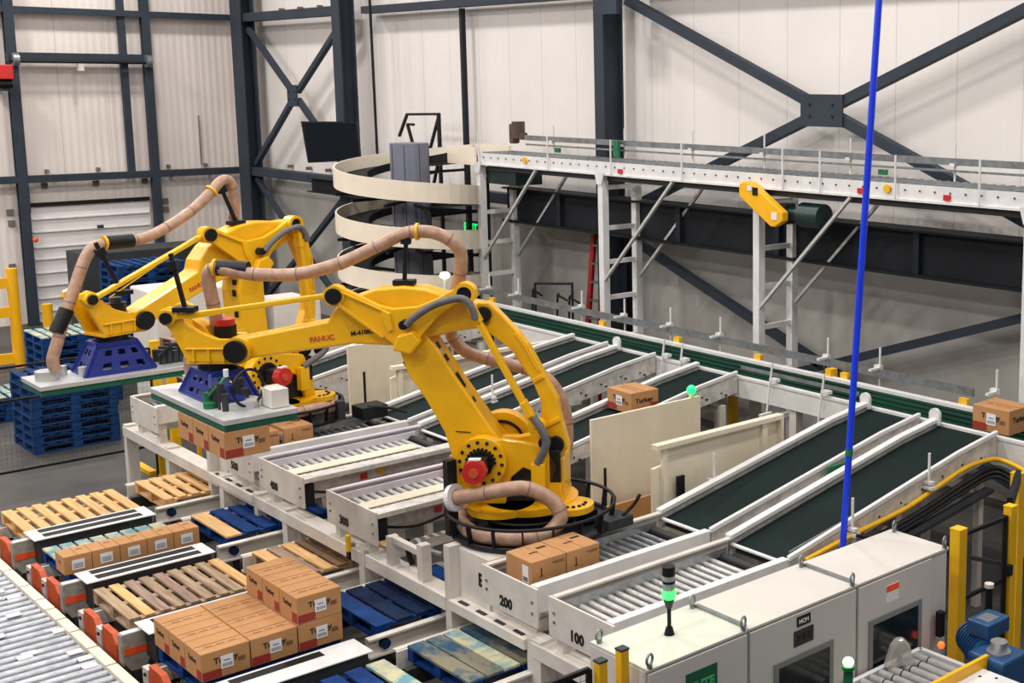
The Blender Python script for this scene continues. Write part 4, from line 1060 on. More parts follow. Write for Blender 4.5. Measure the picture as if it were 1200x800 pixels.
def tray(bx, by, cx_, cy_, label, hose, R=.8):
    t = thing('cable_tray_ring', label, 'cable tray', (cx_, cy_, ZP))
    b = MB(); b.ring((cx_, cy_, 1.56), (0, 0, 1), R, .018, 56, 8); b.build('top_hoop', 'black', t)
    b = MB(); b.ring((cx_, cy_, 1.37), (0, 0, 1), R * .97, .018, 56, 8); b.build('bottom_hoop', 'black', t)
    b = MB(); b.ring((cx_, cy_, 1.5), (0, 0, 1), R * .6, .015, 40, 8); b.build('inner_hoop', 'black', t)
    for k in range(18):
        a = 2 * PI * k / 18; ca, sa = math.cos(a), math.sin(a)
        MB().bar((cx_ + R * ca, cy_ + R * sa, 1.56), (cx_ + R * .97 * ca, cy_ + R * .97 * sa, 1.37), .012, .05, (ca, sa, 0)).build('tray_bar', 'black', t)
    b = MB(); b.annulus((cx_, cy_, 1.335), (cx_, cy_, 1.35), R * .97, .3, 48); b.build('tray_floor', 'dark', t)
    b = MB().tube(hose, .07, 14, 8)
    h = b.build('coiled_hose', 'hose', t); Cp = b.path; r_ = MB(); acc = 0
    for i in range(1, len(Cp)):
        acc += (Cp[i] - Cp[i - 1]).length
        if acc > .36: acc = 0; r_.cyl(Cp[i], Cp[i] + (Cp[i] - Cp[i - 1]).normalized() * .012, .074, 14)
    r_.parts('hose_joint', 'hosering', h)
    b = MB(); d3 = Vector(hose[1]) - Vector(hose[0]); d3.normalize(); b.annulus(Vector(hose[0]) - d3 * .02, Vector(hose[0]) + d3 * .03, .13, .075, 24); b.build('hose_collar', 'white', h)
    b = MB(); h0 = Vector(hose[0]); b.box(h0.x - .12, h0.x - .04, h0.y - .04, h0.y + .06, 1.36, h0.z + .35); b.build('hose_stand', 'black', t)
    return t
def circ(cx_, cy_, R, angs, z): return [(cx_ + R * math.cos(math.radians(a)), cy_ + R * math.sin(math.radians(a)), zz) for a, zz in zip(angs, z)]
c1 = (-10.24, 6.83)
hose1 = [(-10.42, 6.1, 1.74), (-10.2, 6.18, 1.8), (-9.93, 6.31, 1.88), (-9.8, 6.5, 1.88), (-9.68, 6.68, 1.75), (-9.6, 6.72, 1.6), (-9.64, 6.6, 1.46), (-9.7, 6.42, 1.44), (-9.89, 6.25, 1.44), (-10.2, 6.15, 1.44), (-10.63, 6.29, 1.45), (-10.86, 6.6, 1.48), (-10.85, 6.9, 1.48)]
tray(-10.337, 6.891, c1[0], c1[1], 'black hoop cable tray with a coiled tan hose around the front robot base', hose1, .8)
c2 = (-15.8, 6.9)
hose2 = [(-15.3, 6.5, 1.5)] + circ(c2[0], c2[1], .6, (-25, -5, 15, 35, 60, 90), (1.52, 1.56, 1.56, 1.52, 1.48, 1.45))
tray(-15.922, 6.865, c2[0], c2[1], 'black hoop cable tray around the base of the rear robot', hose2, .68)
t = thing('junction_boxes', 'black valve boxes on the deck right of the rear robot', 'valve box', (-14.95, 7.75, 1.3))
MB().box(-15.25, -14.95, 7.5, 7.85, 1.36, 1.52).build('box', 'black', t, .01)
MB().box(-15.3, -15.2, 7.3, 7.4, 1.36, 1.6).build('valve', 'dark', t, .01)
MB().tube([(-15.0, 7.6, 1.52), (-14.85, 7.8, 1.5), (-14.75, 8.0, 1.42)], .02, 8, 4).build('cable', 'black', t)
t = thing('junction_boxes', 'black valve boxes beside the front robot turntable', 'valve box', (-9.9, 7.35, 1.35))
MB().box(-9.98, -9.8, 7.15, 7.3, 1.36, 1.5).build('box', 'black', t, .01)
MB().box(-9.75, -9.5, 7.2, 7.5, 1.36, 1.46).build('box', 'dark', t, .01)
MB().tube([(-9.55, 7.4, 1.46), (-9.5, 7.5, 1.56), (-9.46, 7.55, 1.66)], .018, 8, 4).build('cable', 'black', t)

# ------------------------------------------------------------------ cartons
def carton(name, label, dx, dy, dz, style):
    t = thing(name, label, 'carton')
    MB().box(-dx / 2, dx / 2, -dy / 2, dy / 2, 0, dz).build('box_body', 'card', t, .006, local=True)
    if style == 'turkey':
        b = MB(); b.box(-.004, .004, -dy / 2 + .01, dy / 2 - .01, dz, dz + .0015); b.box(dx / 2 - .1, dx / 2 - .097, -dy / 2, dy / 2, dz, dz + .0012); b.build('top_seam', 'carddark', t, local=True)
        b = MB()
        for k in range(3): b.box(.05, .058, -.13 + k * .1, -.06 + k * .1, dz, dz + .0012)
        b.build('top_print', 'print', t, local=True)
        fx = dx / 2 + .001; fy = -dy / 2 - .001
        MB().box(fx, fx + .0015, -dy / 2 + .005, -dy / 2 + dy * .4, .012, .085).build('red_print', 'cardred', t, local=True)
        MB().box(.07, dx / 2 - .01, fy - .0015, fy, .012, .1).build('red_print', 'cardred', t, local=True)
        MB().text('Turkey', (fx, .0, .135), (0, 1, 0), (0, 0, 1), .07, .003).build('lettering', 'print', t, local=True)
        MB().text('Turkey', (-.02, fy, .14), (1, 0, 0), (0, 0, 1), .06, .003).build('lettering', 'print', t, local=True)
        MB().box(-dx / 2 + .01, -dx / 2 + .1, -fy, -fy + .0015, .012, .1).build('red_print', 'cardred', t, local=True)
        MB().text('Turkey', (.01, -fy, .12), (-1, 0, 0), (0, 0, 1), .075, .003).build('lettering', 'print', t, local=True)
        lb = MB().box(fx + .003, fx + .005, -.045, .06, .075, .19).build('paper_label', 'label', t, local=True)
        b = MB()
        for k in range(6): b.box(fx + .005, fx + .006, -.03 + k * .014, -.022 + k * .014, .09, .12)
        b.box(fx + .005, fx + .006, -.02, .035, .14, .15); b.build('label_print', 'labelprint', lb, local=True)
        MB().box(fx, fx + .0015, .1, .16, .1, .14).build('side_print', 'wooddark', t, local=True)
    elif style == 'row':
        b = MB(); b.box(-dx / 2, dx / 2, -.003, .003, dz, dz + .0012); b.build('top_seam', 'carddark', t, local=True)
        MB().box(-.05, -.02, .03, .09, dz, dz + .0012).build('top_print', 'wooddark', t, local=True)
        fx = dx / 2 + .001
        lb = MB().box(fx, fx + .002, -.06, .06, .04, .145).build('paper_label', 'label', t, local=True)
        b = MB(); 
        for k in range(3): b.box(fx + .002, fx + .003, -.045, .045, .06 + k * .018, .068 + k * .018)
        b.build('label_print', 'labelprint', lb, local=True)
        MB().box(-.03, .05, -dy / 2 - .0015, -dy / 2, .1, .13).build('side_print', 'wooddark', t, local=True)
    else:   # plain shipping carton with slots and marks
        b = MB(); b.box(-dx / 2, dx / 2, -.002, .002, dz, dz + .0012); b.build('top_seam', 'carddark', t, local=True)
        b = MB(); b.box(-.012, .012, -.07, .02, dz, dz + .0015); b.box(-.09, -.05, .05, .15, dz, dz + .0012); b.build('top_print', 'print', t, local=True)
        fx = dx / 2 + .001
        b = MB(); b.bar((fx, -.08, .1), (fx, -.08, .18), .004, .01, (0, 1, 0)); b.box(fx - .001, fx + .001, -.1, -.06, .1, .106)
        b.box(fx - .001, fx + .001, .03, .16, .2, .206); b.box(fx - .001, fx + .001, .05, .16, .185, .19)
        b.bar((fx, -.06, .04), (fx, .1, .06), .004, .02, (0, 0, 1)); b.bar((fx, -.04, .055), (fx, .08, .045), .004, .014, (0, 0, 1)); b.build('side_print', 'print', t, local=True)
        lb = MB().box(.06, .15, -dy / 2 - .003, -dy / 2, .05, .2).build('paper_label', 'label', t, local=True)
        b = MB(); b.box(.07, .14, -dy / 2 - .004, -dy / 2 - .003, .06, .1); b.build('label_print', 'labelprint', lb, local=True)
    remember(t)
    return t
cT = carton('turkey_carton', '', .352, .41, .25, 'turkey')
first = True
rows = [('back', -11.55), ('middle', -11.19), ('front', -10.83)]
cols = [('left', 4.01), ('middle', 4.43), ('right', 4.85)]
PZ = .6
for rn, x in rows:
    for cn, y in cols:
        place(cT, first, (x, y, PZ), 0, 'cardboard turkey carton in the bottom layer of the pallet load, %s column, %s row' % (cn, rn), 'turkey cartons stacked on the pallet'); first = False
for rn, x in rows:
    place(cT, False, (x, 4.85, PZ + .252), 0, 'turkey carton on the upper layer of the pallet load, %s one of the three' % rn, 'turkey cartons stacked on the pallet')
for k, rn in enumerate(('rightmost, at the corner', 'middle', 'leftmost')):
    place(cT, False, (-11.56 - .36 * k, 4.6, 2.62 - .11 - .252), 0, 'turkey carton hanging under the front gripper, %s of three' % rn, 'cartons held by the front gripper')
BB = place(cT, False, (-12.33, 9.75, 1.6), math.radians(-92), 'lone turkey carton riding up the inclined belt behind the tall cream panel')
KB = place(cT, False, (-8.07, 11.56, 1.815), math.radians(-90), 'turkey carton on the green line conveyor at the right picture edge')
BB.scale = (1.2, 1.2, 1.05); KB.scale = (1.2, 1.2, 1.12); BB.rotation_euler.x = math.radians(0)
cR = carton('row_carton', '', .28, .265, .195, 'row')
for k in range(5):
    place(cR, k == 0, (-14.21, 3.89 + k * .27, PZ), 0, 'small labelled carton in the row on the blue pallet, %s from the left' % ('first', 'second', 'third', 'fourth', 'fifth')[k], 'row of small labelled cartons')
cP = carton('shipping_carton', '', .4, .36, .25, 'plain')
place(cP, True, (-9.28, 6.22, 1.228), 0, 'left carton of the pair waiting at the end of lane 200, with white label')
place(cP, False, (-9.28, 6.59, 1.228), 0, 'right carton of the pair waiting on lane 200')
place(cP, False, (-15.05, 6.2, 1.228), 0, 'carton at the lane end directly under the corner of the hanging cartons')
place(cP, False, (-15.05, 6.62, 1.228), 0, 'carton on the roller lane just right of the front gripper')
place(cP, False, (-12.3, 7.45, 1.228), 0, 'carton glimpsed behind the shoulder of the front robot')

# ------------------------------------------------------------------ pallets
def pallet(name, label, deck, frame, nb=7, odd=None, detailed=True, oddmat='wood', bw=.11):
    t = thing(name, label, 'pallet')
    LX, LY = 1.02, 1.22
    def boards(mb, k):
        y = -LY / 2 + bw / 2 + (LY - bw) * k / (nb - 1)
        wv = bw / 2 * (1 if k in (0, nb - 1) else .92)
        return mb.box(-LX / 2, LX / 2, y - wv, y + wv, .12, .142)
    if detailed:
        for k in range(nb):
            m = deck if not isinstance(deck, (list, tuple)) else deck[k % len(deck)]
            if odd is not None and k in odd: m = oddmat
            boards(MB(), k).build('deck_board', m, t, local=True)
    else:
        b = MB()
        for k in range(nb): boards(b, k)
        b.build('deck', deck if isinstance(deck, str) else deck[0], t, local=True)
    for x in (-LX / 2 + .05, 0, LX / 2 - .05):
        b = MB(); b.box(x - .045, x + .045, -LY / 2, LY / 2, .1, .12)
        for y in (-LY / 2 + .07, 0, LY / 2 - .07): b.box(x - .05, x + .05, y - .07, y + .07, .02, .1)
        b.box(x - .05, x + .05, -LY / 2, LY / 2, 0, .02)
        b.build('stringer', frame, t, local=True)
    b = MB()
    for y in (-LY / 2 + .06, LY / 2 - .06): b.box(-LX / 2, LX / 2, y - .05, y + .05, 0, .018)
    b.parts('bottom_board', frame, t, local=True)
    remember(t)
    return t
PB = PZ - .142
pw = pallet('wooden_pallet', '', 'wood', 'wood', nb=8)
place(pw, True, (-16.28, 4.48, PB), 0, 'fresh light wood pallet at the far left of the near row', 'pallets waiting on the conveyors')
place(pw, False, (-16.4, 6.0, PB), 0, 'fresh light wood pallet in the white tray under the front gripper', 'pallets waiting on the conveyors')
pg = pallet('wooden_pallet', '', ['woodgrey', 'wood', 'woodpink', 'woodgrey', 'woodpink', 'woodgrey', 'woodgrey'], 'woodgrey', nb=9, bw=.1)
place(pg, True, (-12.98, 4.45, PB), 0, 'weathered wood pallet with dark gaps left of the carton load', 'pallets waiting on the conveyors')
pd = pallet('wooden_pallet', '', ['wood', 'woodpink', 'wood', 'wooddark', 'wooddark'], 'woodgrey', nb=8, bw=.13)
place(pd, True, (-12.9, 6.0, PB), 0, 'brown wood pallet behind the upper cartons and below lane 300', 'pallets waiting on the conveyors')
pb = pallet('blue_pallet', '', 'tealworn', 'bluepaint', nb=8, bw=.135)
place(pb, True, (-14.6, 4.45, PB), 0, 'blue pallet with faded teal boards under the row of small cartons', 'pallets waiting on the conveyors')
pb2 = pallet('blue_pallet', '', ['bluepaint'], 'bluepaint', nb=6, odd=(0,), oddmat='wood', bw=.17)
place(pb2, True, (-14.58, 6.0, PB), 0, 'blue pallet with one bare wood board beside the brown pallet', 'pallets waiting on the conveyors')
pb3 = pallet('blue_pallet', '', ['bluepaint', 'bluedark', 'bluedark', 'bluedark', 'bluedark'], 'bluepaint', nb=6, bw=.18)
place(pb3, True, (-11.2, 6.0, PB), 0, 'dark blue pallet right of the carton load below the frame beam', 'pallets waiting on the conveyors')
pb4 = pallet('blue_pallet', '', ['blueworn', 'blueworn', 'tealworn', 'blueworn', 'blueworn', 'bluedark'], 'bluepaint', nb=7, bw=.165)
place(pb4, True, (-9.6, 6.0, PB), 0, 'worn blue and grey pallet at the bottom under the pedestal ledge', 'pallets waiting on the conveyors')
pb5 = pallet('blue_pallet', '', ['bluepaint'], 'bluedark', nb=6, odd=(5,), oddmat='tealworn', bw=.17)
place(pb5, True, (-9.5, 4.5, PB), 0, 'blue pallet with a pale end board cut by the bottom edge', 'pallets waiting on the conveyors')
pl = pallet('blue_pallet', '', 'bluepaint', 'bluepaint', nb=6, bw=.14)
place(pl, True, (-11.19, 4.43, PB), 0, 'blue pallet carrying the stacked turkey cartons', 'pallets waiting on the conveyors')
# background stacks
ps = pallet('stacked_pallet', '', 'bluestack', 'bluestack', nb=7, detailed=False)
def ordn(k): return ('bottom', 'second', 'third', 'fourth', 'fifth', 'sixth', 'seventh', 'eighth', 'ninth', 'tenth', 'eleventh', 'twelfth', 'thirteenth', 'fourteenth', 'fifteenth', 'sixteenth')[k]
first = True
def stack(x, y, n, where, rot=0):
    global first
    for k in range(n):
        place(ps, first, (x + random.uniform(-.012, .012), y + random.uniform(-.012, .012), k * .1425), rot + random.uniform(-.012, .012), 'blue pallet, %s from the floor in the %s' % (ordn(k), where), 'blue pallets in the ' + where); first = False
stack(-21.85, 6.05, 8, 'stack under the rear gripper')
stack(-24.6, 7.0, 8, 'stack behind the rear gripper')
stack(-26.4, 8.85, 15, 'tall stack by the overhead door')
stack(-24.3, 5.75, 2, 'low stack at the left edge')
pt = pallet('stacked_pallet', '', 'tealworn', 'bluepaint', nb=8, detailed=False)
place(pt, True, (-24.6, 7.0, 8 * .1425), 0, 'faded teal pallet lying on top of the stack behind the rear gripper plate')
place(pt, False, (-24.3, 5.75, 2 * .1425), 0, 'faded pallet on top of the low stack at the left picture edge')
pp = pallet('stacked_pallet', '', 'woodpink', 'wooddark', nb=7, detailed=False)
for k in range(5):
    place(pp, k == 0, (-20.9, 8.0, .9 + k * .1425 if False else k * .1425), .08 * (k - 2), 'brown wood pallet, %s from the floor in the stack behind the rear wrist' % ordn(k), 'brown pallets behind the rear robot')
for k in range(5, 11):
    place(pp, False, (-20.9, 8.0, k * .1425), .05 * (k - 7), 'brown wood pallet, %s from the floor in the stack behind the rear wrist' % ordn(k), 'brown pallets behind the rear robot')

# ------------------------------------------------------------------ pallet conveyors (near row)
slots = [(-16.28, 'far left'), (-14.6, 'second'), (-12.92, 'third'), (-11.19, 'carton load'), (-9.5, 'bottom edge')]
names = ['under the far left wood pallet', 'under the row of small cartons', 'under the weathered wood pallet', 'under the carton load', 'under the pallet cut by the bottom edge']
for (xc, nm), where in zip(slots, names):
    t = thing('chain_conveyor', 'chain conveyor section with orange pads ' + where, 'conveyor', (xc, 4.4, 0))
    for s in (-1, 1):
        x = xc + s * .42
        MB().box(x - .05, x + .05, 3.72, 5.15, .3, .44).build('chain_rail', 'creamwhite', t)
        MB().box(x - .015, x + .015, 3.74, 5.13, .44, .455).build('chain', 'galv', t)
    xe = xc + .78
    b = MB(); b.prism([(3.66, .6), (3.9, .6), (3.9, .34), (3.84, .24), (3.72, .24), (3.66, .34)], (xe, 0, 0), (0, 1, 0), (0, 0, 1), -.015, .015); b.build('end_bracket', 'grimy2', t, .004)
    MB().box(xe - .12, xe, 3.66, 3.68, .3, .58).build('bracket_side', 'grimy2', t)
    MB().box(xe - .06, xe + .02, 3.66, 3.9, .6, .612).build('bracket_lip', 'white', t)
    MB().prism([(3.67, .4), (3.88, .4), (3.88, .47), (3.67, .47)], (xe + .017, 0, 0), (0, 1, 0), (0, 0, 1), 0, .004).build('orange_tag', 'tag', t)
    MB().cyl((xe - .02, 3.78, 0), (xe - .02, 3.78, .24), .05, 8).build('bracket_foot', 'dark', t)
    for k, x in enumerate((xc - .3, xc + .22)):
        p = MB().prism([(x - .02, .52), (x + .26, .52), (x + .36, .44), (x + .36, .26), (x + .14, .18), (x - .02, .24)], (0, 3.7, 0), (1, 0, 0), (0, 0, 1), -.03, .03).build('orange_pad', 'orange', t, .004)
        MB().box(x - .16, x - .03, 3.66, 3.72, .2, .47).build('pad_arm', 'cabinet', p)
        MB().cyl((x - .08, 3.645, .42), (x - .08, 3.658, .42), .018, 8).build('pad_bolt', 'black', p)
        MB().bar((x - .12, 3.65, .26), (x + .24, 3.65, .16), .01, .02).build('pad_wire', 'creamwhite', p)
    for k, x in enumerate((xc - .5, xc - .02, xc + .5)):
        MB().box(x, x + .2, 3.55, 3.59, .24, .36).build('lower_pad', 'orange', t)
        MB().box(x + .02, x + .06, 3.56, 3.58, 0, .24).build('pad_stand', 'dark', t)
    MB().box(xc - .75, xc + .75, 3.58, 3.7, .04, .1).build('base_channel', 'dark', t)
    b = MB()
    for s in (-.42, .42):
        for y in (3.9, 4.95): b.box(xc + s - .04, xc + s + .04, y - .04, y + .04, 0, .3)
    b.parts('foot', 'dark', t)
# slotted cover plates between the pallets
pl_lab = ['white slotted cover plate between the far left pallet and the carton row', 'white slotted cover plate between the carton row and the weathered pallet', 'white slotted cover plate mostly hidden behind the carton load', 'large white slotted cover plate in front of the carton load']
for k, x0 in enumerate((-15.98, -14.25, -12.5, -10.77)):
    w_ = .42
    if k == 1: x0 = -13.93 - .0; 
    x0 = (-15.63, -13.91, -12.22, -10.46)[k]; w_ = (.4, .38, .37, .36)[k]
    t = thing('slotted_cover', pl_lab[k], 'cover plate', (x0, 3.9, 0))
    zt = .65
    MB().box(x0, x0 + w_, 3.8, 5.06, zt, zt + .012).build('plate', 'white', t, .003)
    for s in (.11, .55):
        y1 = 4.94 if k < 3 else 4.72
        if k == 3 and s > .5: continue
        MB().box(x0 + w_ * s, x0 + w_ * (s + .3), 3.92, y1, zt + .012, zt + .015).build('slot', 'black', t)
    b = MB()
    for y in (3.95, 4.9): b.box(x0 + .04, x0 + .1, y, y + .06, 0, zt); b.box(x0 + w_ - .1, x0 + w_ - .04, y, y + .06, 0, zt)
    b.parts('bracket', 'creamwhite', t)
    MB().box(x0 + .02, x0 + w_ - .02, 3.86, 5.02, .36, zt - .01).build('side_skirt', 'dark', t)
# rear row chain conveyors with white channel rails
rr = [(-16.4, 'under the wood pallet in the white tray'), (-14.58, 'under the blue pallet with the bare board'), (-12.9, 'under the brown wood pallet'), (-11.2, 'under the dark blue pallet'), (-9.6, 'under the worn blue pallet')]
for xc, where in rr:
    t = thing('tray_conveyor', 'white channel rail conveyor ' + where, 'conveyor', (xc, 6, 0))
    for s in (-1, 1):
        x = xc + s * .58
        ya = 5.25 if s > 0 else 5.32
        b = MB(); b.box(x - .012, x + .012, ya, 6.75, .36, .54); b.box(x - .012, x + s * .07, ya, 6.75, .53, .55); b.box(x - .012, x + s * .07, ya, 6.75, .36, .38)
        b.build('channel_rail', 'creamwhite', t)
        x = xc + s * .4
        MB().box(x - .04, x + .04, 5.3, 6.7, .28, .44).build('chain_rail', 'dark', t)
    MB().cyl((xc + .56, 5.42, .46), (xc + .64, 5.42, .46), .05, 12).build('sprocket', 'bluedark', t)
    b = MB()
    for s in (-.58, .58):
        for y in (5.45, 6.5): b.box(xc + s - .03, xc + s + .03, y - .03, y + .03, 0, .36)
    b.parts('foot', 'dark', t)

# ------------------------------------------------------------------ roller conveyor at bottom left
t = thing('pallet_roller_conveyor', 'wide steel roller conveyor in the bottom left corner', 'conveyor', (-13, 2.9, 0))
x = -16.6; k = 0
while x < -9.6:
    MB().cyl((x, 2.0, .48), (x, 3.4, .48), .046, 14).build('roller', 'bigroller', t)
    x += .145; k += 1
MB().box(-16.7, -9.5, 3.42, 3.46, .3, .5).build('side_frame', 'creamwhite', t)
MB().box(-16.7, -9.5, 1.98, 3.42, .2, .3).build('dark_underlay', 'black', t)  # black slab added to darken the gaps between the rollers
MB().box(-16.7, -9.5, 1.94, 1.98, .34, .5).build('side_frame', 'creamwhite', t)
x = -16.25
while x < -9.8:
    L_ = (.46, .46, .56, .46, .46, .3, .36)[int((x + 16.25) / .5) % 7]
    MB().box(x, x + L_, 3.38, 3.47, .5, .555).build('guard_block', 'cream', t, .004)
    x += L_ + .03
b = MB()
for x in (-15.9, -14, -12.1, -10.2):
    for y in (1.96, 3.44): b.box(x - .05, x + .05, y - .04, y + .02, 0, .34)
b.parts('leg', 'creamwhite', t)
b = MB()
for x, y in ((-14.35, 3.2), (-14.1, 3.28), (-13.6, 3.15), (-13.15, 2.9), (-13.1, 2.75), (-12.9, 3.35), (-12.55, 3.0), (-12.5, 2.95), (-12.3, 3.3), (-12.1, 3.32), (-11.9, 3.3)): b.box(x, x + .1, y - .06, y + .06, .52, .53)
b.parts('white_spacer', 'white', t)

# ------------------------------------------------------------------ grey control cabinet
t = thing('control_cabinet', 'long light grey control cabinet with lifting eyes along its top', 'cabinet', (-6.04, 6.1, 0))
X0, X1 = -6.33, -5.75
secs = [(4.63, 5.47), (5.475, 6.535), (6.54, 7.6)]
b = MB()
for y0, y1 in secs: b.box(X0, X1 - .025, y0, y1, .1, 2.07)
b.build('body', 'cabinet', t, .004)
for y0, y1 in secs:
    MB().box(X0 - .005, X1 - .005, y0 + .002, y1 - .002, 2.07, 2.09).build('roof', 'cabinet_top', t, .004)
MB().box(X0 + .02, X1 - .05, 4.66, 7.58, 0, .1).build('plinth', 'dark', t)
for i, (y0, y1) in enumerate(secs):
    d_ = MB().box(X1 - .022, X1, y0 + .01, y1 - .01 if i < 2 else y1 - .22, .14, 2.06).build('door', 'cabinet', t, .004)
    if i == 0:
        s_ = MB().box(X1, X1 + .006, 4.93, 5.19, 1.55, 1.96).build('sign', 'signgreen', d_)
        MB().box(X1 + .006, X1 + .009, 4.96, 5.16, 1.6, 1.79).build('sign_field', 'signdark', s_)
        MB().text('ELITE', (X1 + .009, 5.06, 1.83), (0, 1, 0), (0, 0, 1), .085, .004).build('sign_lettering', 'signletter', s_)
    if i == 1:
        s_ = MB().box(X1, X1 + .006, 5.92, 6.05, 2.0 - .035, 2.035).build('name_plate', 'black', d_)
        MB().text('MCP1', (X1 + .006, 5.985, 1.985), (0, 1, 0), (0, 0, 1), .04, .003).build('plate_lettering', 'label', s_)
        s_ = MB().box(X1, X1 + .006, 5.89, 6.08, 1.83, 1.94).build('rating_plate', 'darkgrey', d_)
        b = MB()
        for q_ in range(3): b.box(X1 + .006, X1 + .008, 5.92 + q_ * .05, 5.95 + q_ * .05, 1.86, 1.91)
        b.build('plate_print', 'black', s_)
    if i == 2:
        s_ = MB().box(X1, X1 + .005, 6.85, 6.99, 1.86, 1.99).build('warning_label', 'label', d_)
        MB().box(X1 + .005, X1 + .007, 6.85, 6.99, 1.94, 1.99).build('label_band', 'tag', s_)
for y0, y1, zt in ((5.7, 6.28, 1.77), (6.66, 7.26, 1.78)):
    w_ = MB(); w_.box(X1, X1 + .012, y0, y0 + .04, .85, zt); w_.box(X1, X1 + .012, y1 - .04, y1, .85, zt); w_.box(X1, X1 + .012, y0, y1, zt - .04, zt); w_.box(X1, X1 + .012, y0, y1, .85, .89)
    f_ = w_.build('window_frame', 'windowframe', t)
    MB().box(X1, X1 + .006, y0 + .04, y1 - .04, .89, zt - .04).build('window_pane', 'window', f_)
for (x, y) in ((X0 + .06, 4.66), (X1 - .02, 4.66), (X0 + .06, 5.44), (X1 - .02, 5.44), (X0 + .06, 6.5), (X1 - .02, 6.5), (X0 + .06, 7.56), (X1 - .02, 7.56)):
    b = MB(); b.ring((x, y, 2.145), (1, .35, 0), .033, .009, 20, 8); b.cyl((x, y, 2.085), (x, y, 2.11), .018, 10); b.build('lifting_eye', 'galv', t)
for y in (5.475, 6.535):
    MB().bar((X0 + .06, y, 2.1), (X1 - .04, y, 2.1), .03, .02).build('joint_bar', 'galv', t)
MB().box(X1 + .0, X1 + .05, 7.44, 7.5, 1.42, 1.62).build('latch', 'black', t, .006)

t = thing('beacon_tower', 'signal tower with a glowing green light on the cabinet roof', 'beacon', (-6.06, 5.06, 2.09))
MB().cyl((-6.06, 5.06, 2.09), (-6.06, 5.06, 2.14), .035, 16, .022).build('foot', 'black', t)
MB().cyl((-6.06, 5.06, 2.13), (-6.06, 5.06, 2.27), .013, 12).build('stem', 'black', t)
MB().cyl((-6.06, 5.06, 2.27), (-6.06, 5.06, 2.34), .02, 16, .042).build('cone', 'motorgreen', t)
MB().cyl((-6.06, 5.06, 2.34), (-6.06, 5.06, 2.385), .044, 18).build('green_lens', 'lampgreen', t)
MB().cyl((-6.06, 5.06, 2.385), (-6.06, 5.06, 2.44), .04, 18).build('clear_lens', 'greylens', t)
MB().cyl((-6.06, 5.06, 2.44), (-6.06, 5.06, 2.455), .042, 18).build('divider', 'black', t)
MB().cyl((-6.06, 5.06, 2.455), (-6.06, 5.06, 2.49), .04, 18).build('clear_lens', 'greylens', t)
MB().cyl((-6.06, 5.06, 2.49), (-6.06, 5.06, 2.55), .042, 18).build('cap', 'black', t, .006)

t = thing('blue_pole', 'long slim bright blue pole rising from behind the cabinet', 'pole', (-6.5, 7.21, 0))
p0 = Vector((-6.5, 7.21, 2.03)); dd = Vector((-6.5, 7.55, 6.227)) - p0; dd /= dd.z
MB().cyl(p0 - dd * 2.03, p0 + dd * 5.5, .027, 12).build('tube', 'poleblue', t)
pg_ = p0 + dd * .7
MB().cyl(pg_, pg_ + dd * .05, .031, 12).build('green_band', 'palegreen', t)

# ------------------------------------------------------------------ fences
def ypost(x, y, z1, label, w=.075, cap='dark'):
    t = thing('fence_post', label, 'post', (x, y, 0))
    MB().box(x - w / 2, x + w / 2, y - w / 2, y + w / 2, .012, z1).build('shaft', 'postyellow', t, .004)
    MB().box(x - w / 2 - .002, x + w / 2 + .002, y - w / 2 - .002, y + w / 2 + .002, z1, z1 + .012).build('cap', cap, t)
    MB().box(x - .08, x + .08, y - .08, y + .08, 0, .012).build('foot_plate', 'postyellow', t)
    return t
ypost(-5.9, 4.39, 2.18, 'yellow fence post at the left corner of the cabinet, the lower left of two', .06)
ypost(-5.87, 4.53, 2.22, 'yellow fence post touching the end of the cabinet, the right of two', .06)
ypost(-5.93, 7.95, 2.1, 'yellow fence post just right of the cabinet', .1, 'postyellow')
ypost(-5.93, 8.66, 2.12, 'yellow fence post in the middle of the three at the right edge', .085, 'postyellow')
ypost(-6.38, 9.42, 2.14, 'rearmost yellow fence post at the right picture edge', .1, 'postyellow')
ypost(-19.0, 6.45, 1.95, 'yellow fence post left of the front gripper', .12, 'postyellow')
ypost(-20.0, 7.0, 1.5, 'yellow post behind the left fence above the rear gripper edge', .12, 'postyellow')
ypost(-17.3, 6.35, 1.3, 'slim dark topped post beside the cream end plate', .05)

def fence(label, x, y0, y1, zs, ztop, zbot, mesh=.05, posts=True, y_axis=True, mk='black'):
    t = thing('wire_fence', label, 'fence', (x, y0, 0))
    for z in zs: MB().bar((x, y0, z), (x, y1, z), .025, .03).build('rail', 'black', t)
    b = MB()
    for y in (y0, y1): b.bar((x, y, 0), (x, y, ztop), .03, .03, (0, 1, 0))
    b.parts('frame_post', 'black', t)
    b = MB(); n_ = int((y1 - y0) / mesh)
    for k in range(1, n_): b.bar((x, y0 + (y1 - y0) * k / n_, zbot), (x, y0 + (y1 - y0) * k / n_, ztop), .002, .002, (0, 1, 0))
    n_ = int((ztop - zbot) / mesh)
    for k in range(1, n_): b.bar((x, y0, zbot + (ztop - zbot) * k / n_), (x, y1, zbot + (ztop - zbot) * k / n_), .002, .002)
    b.build('wire_mesh', mk, t)
    return t
fence('black framed wire fence across the left side in front of the blue pallets', -19.0, 3.0, 6.38, (.45, 1.41, 1.86), 1.86, .45, .06, mk='dark')
fence('low black wire fence at the bottom left of the cabinet', -5.95, 2.6, 4.34, (2.13,), 2.13, .3, .06)
t = thing('gate_panel', 'black framed clear gate panel between the yellow posts on the right', 'gate', (-5.93, 8.3, 0))
b = MB(); b.bar((-5.93, 8.02, 2.04), (-5.93, 8.6, 2.04), .03, .03); b.bar((-5.93, 8.02, 1.5), (-5.93, 8.6, 1.5), .03, .03); b.bar((-5.93, 8.02, .3), (-5.93, 8.6, .3), .03, .03)
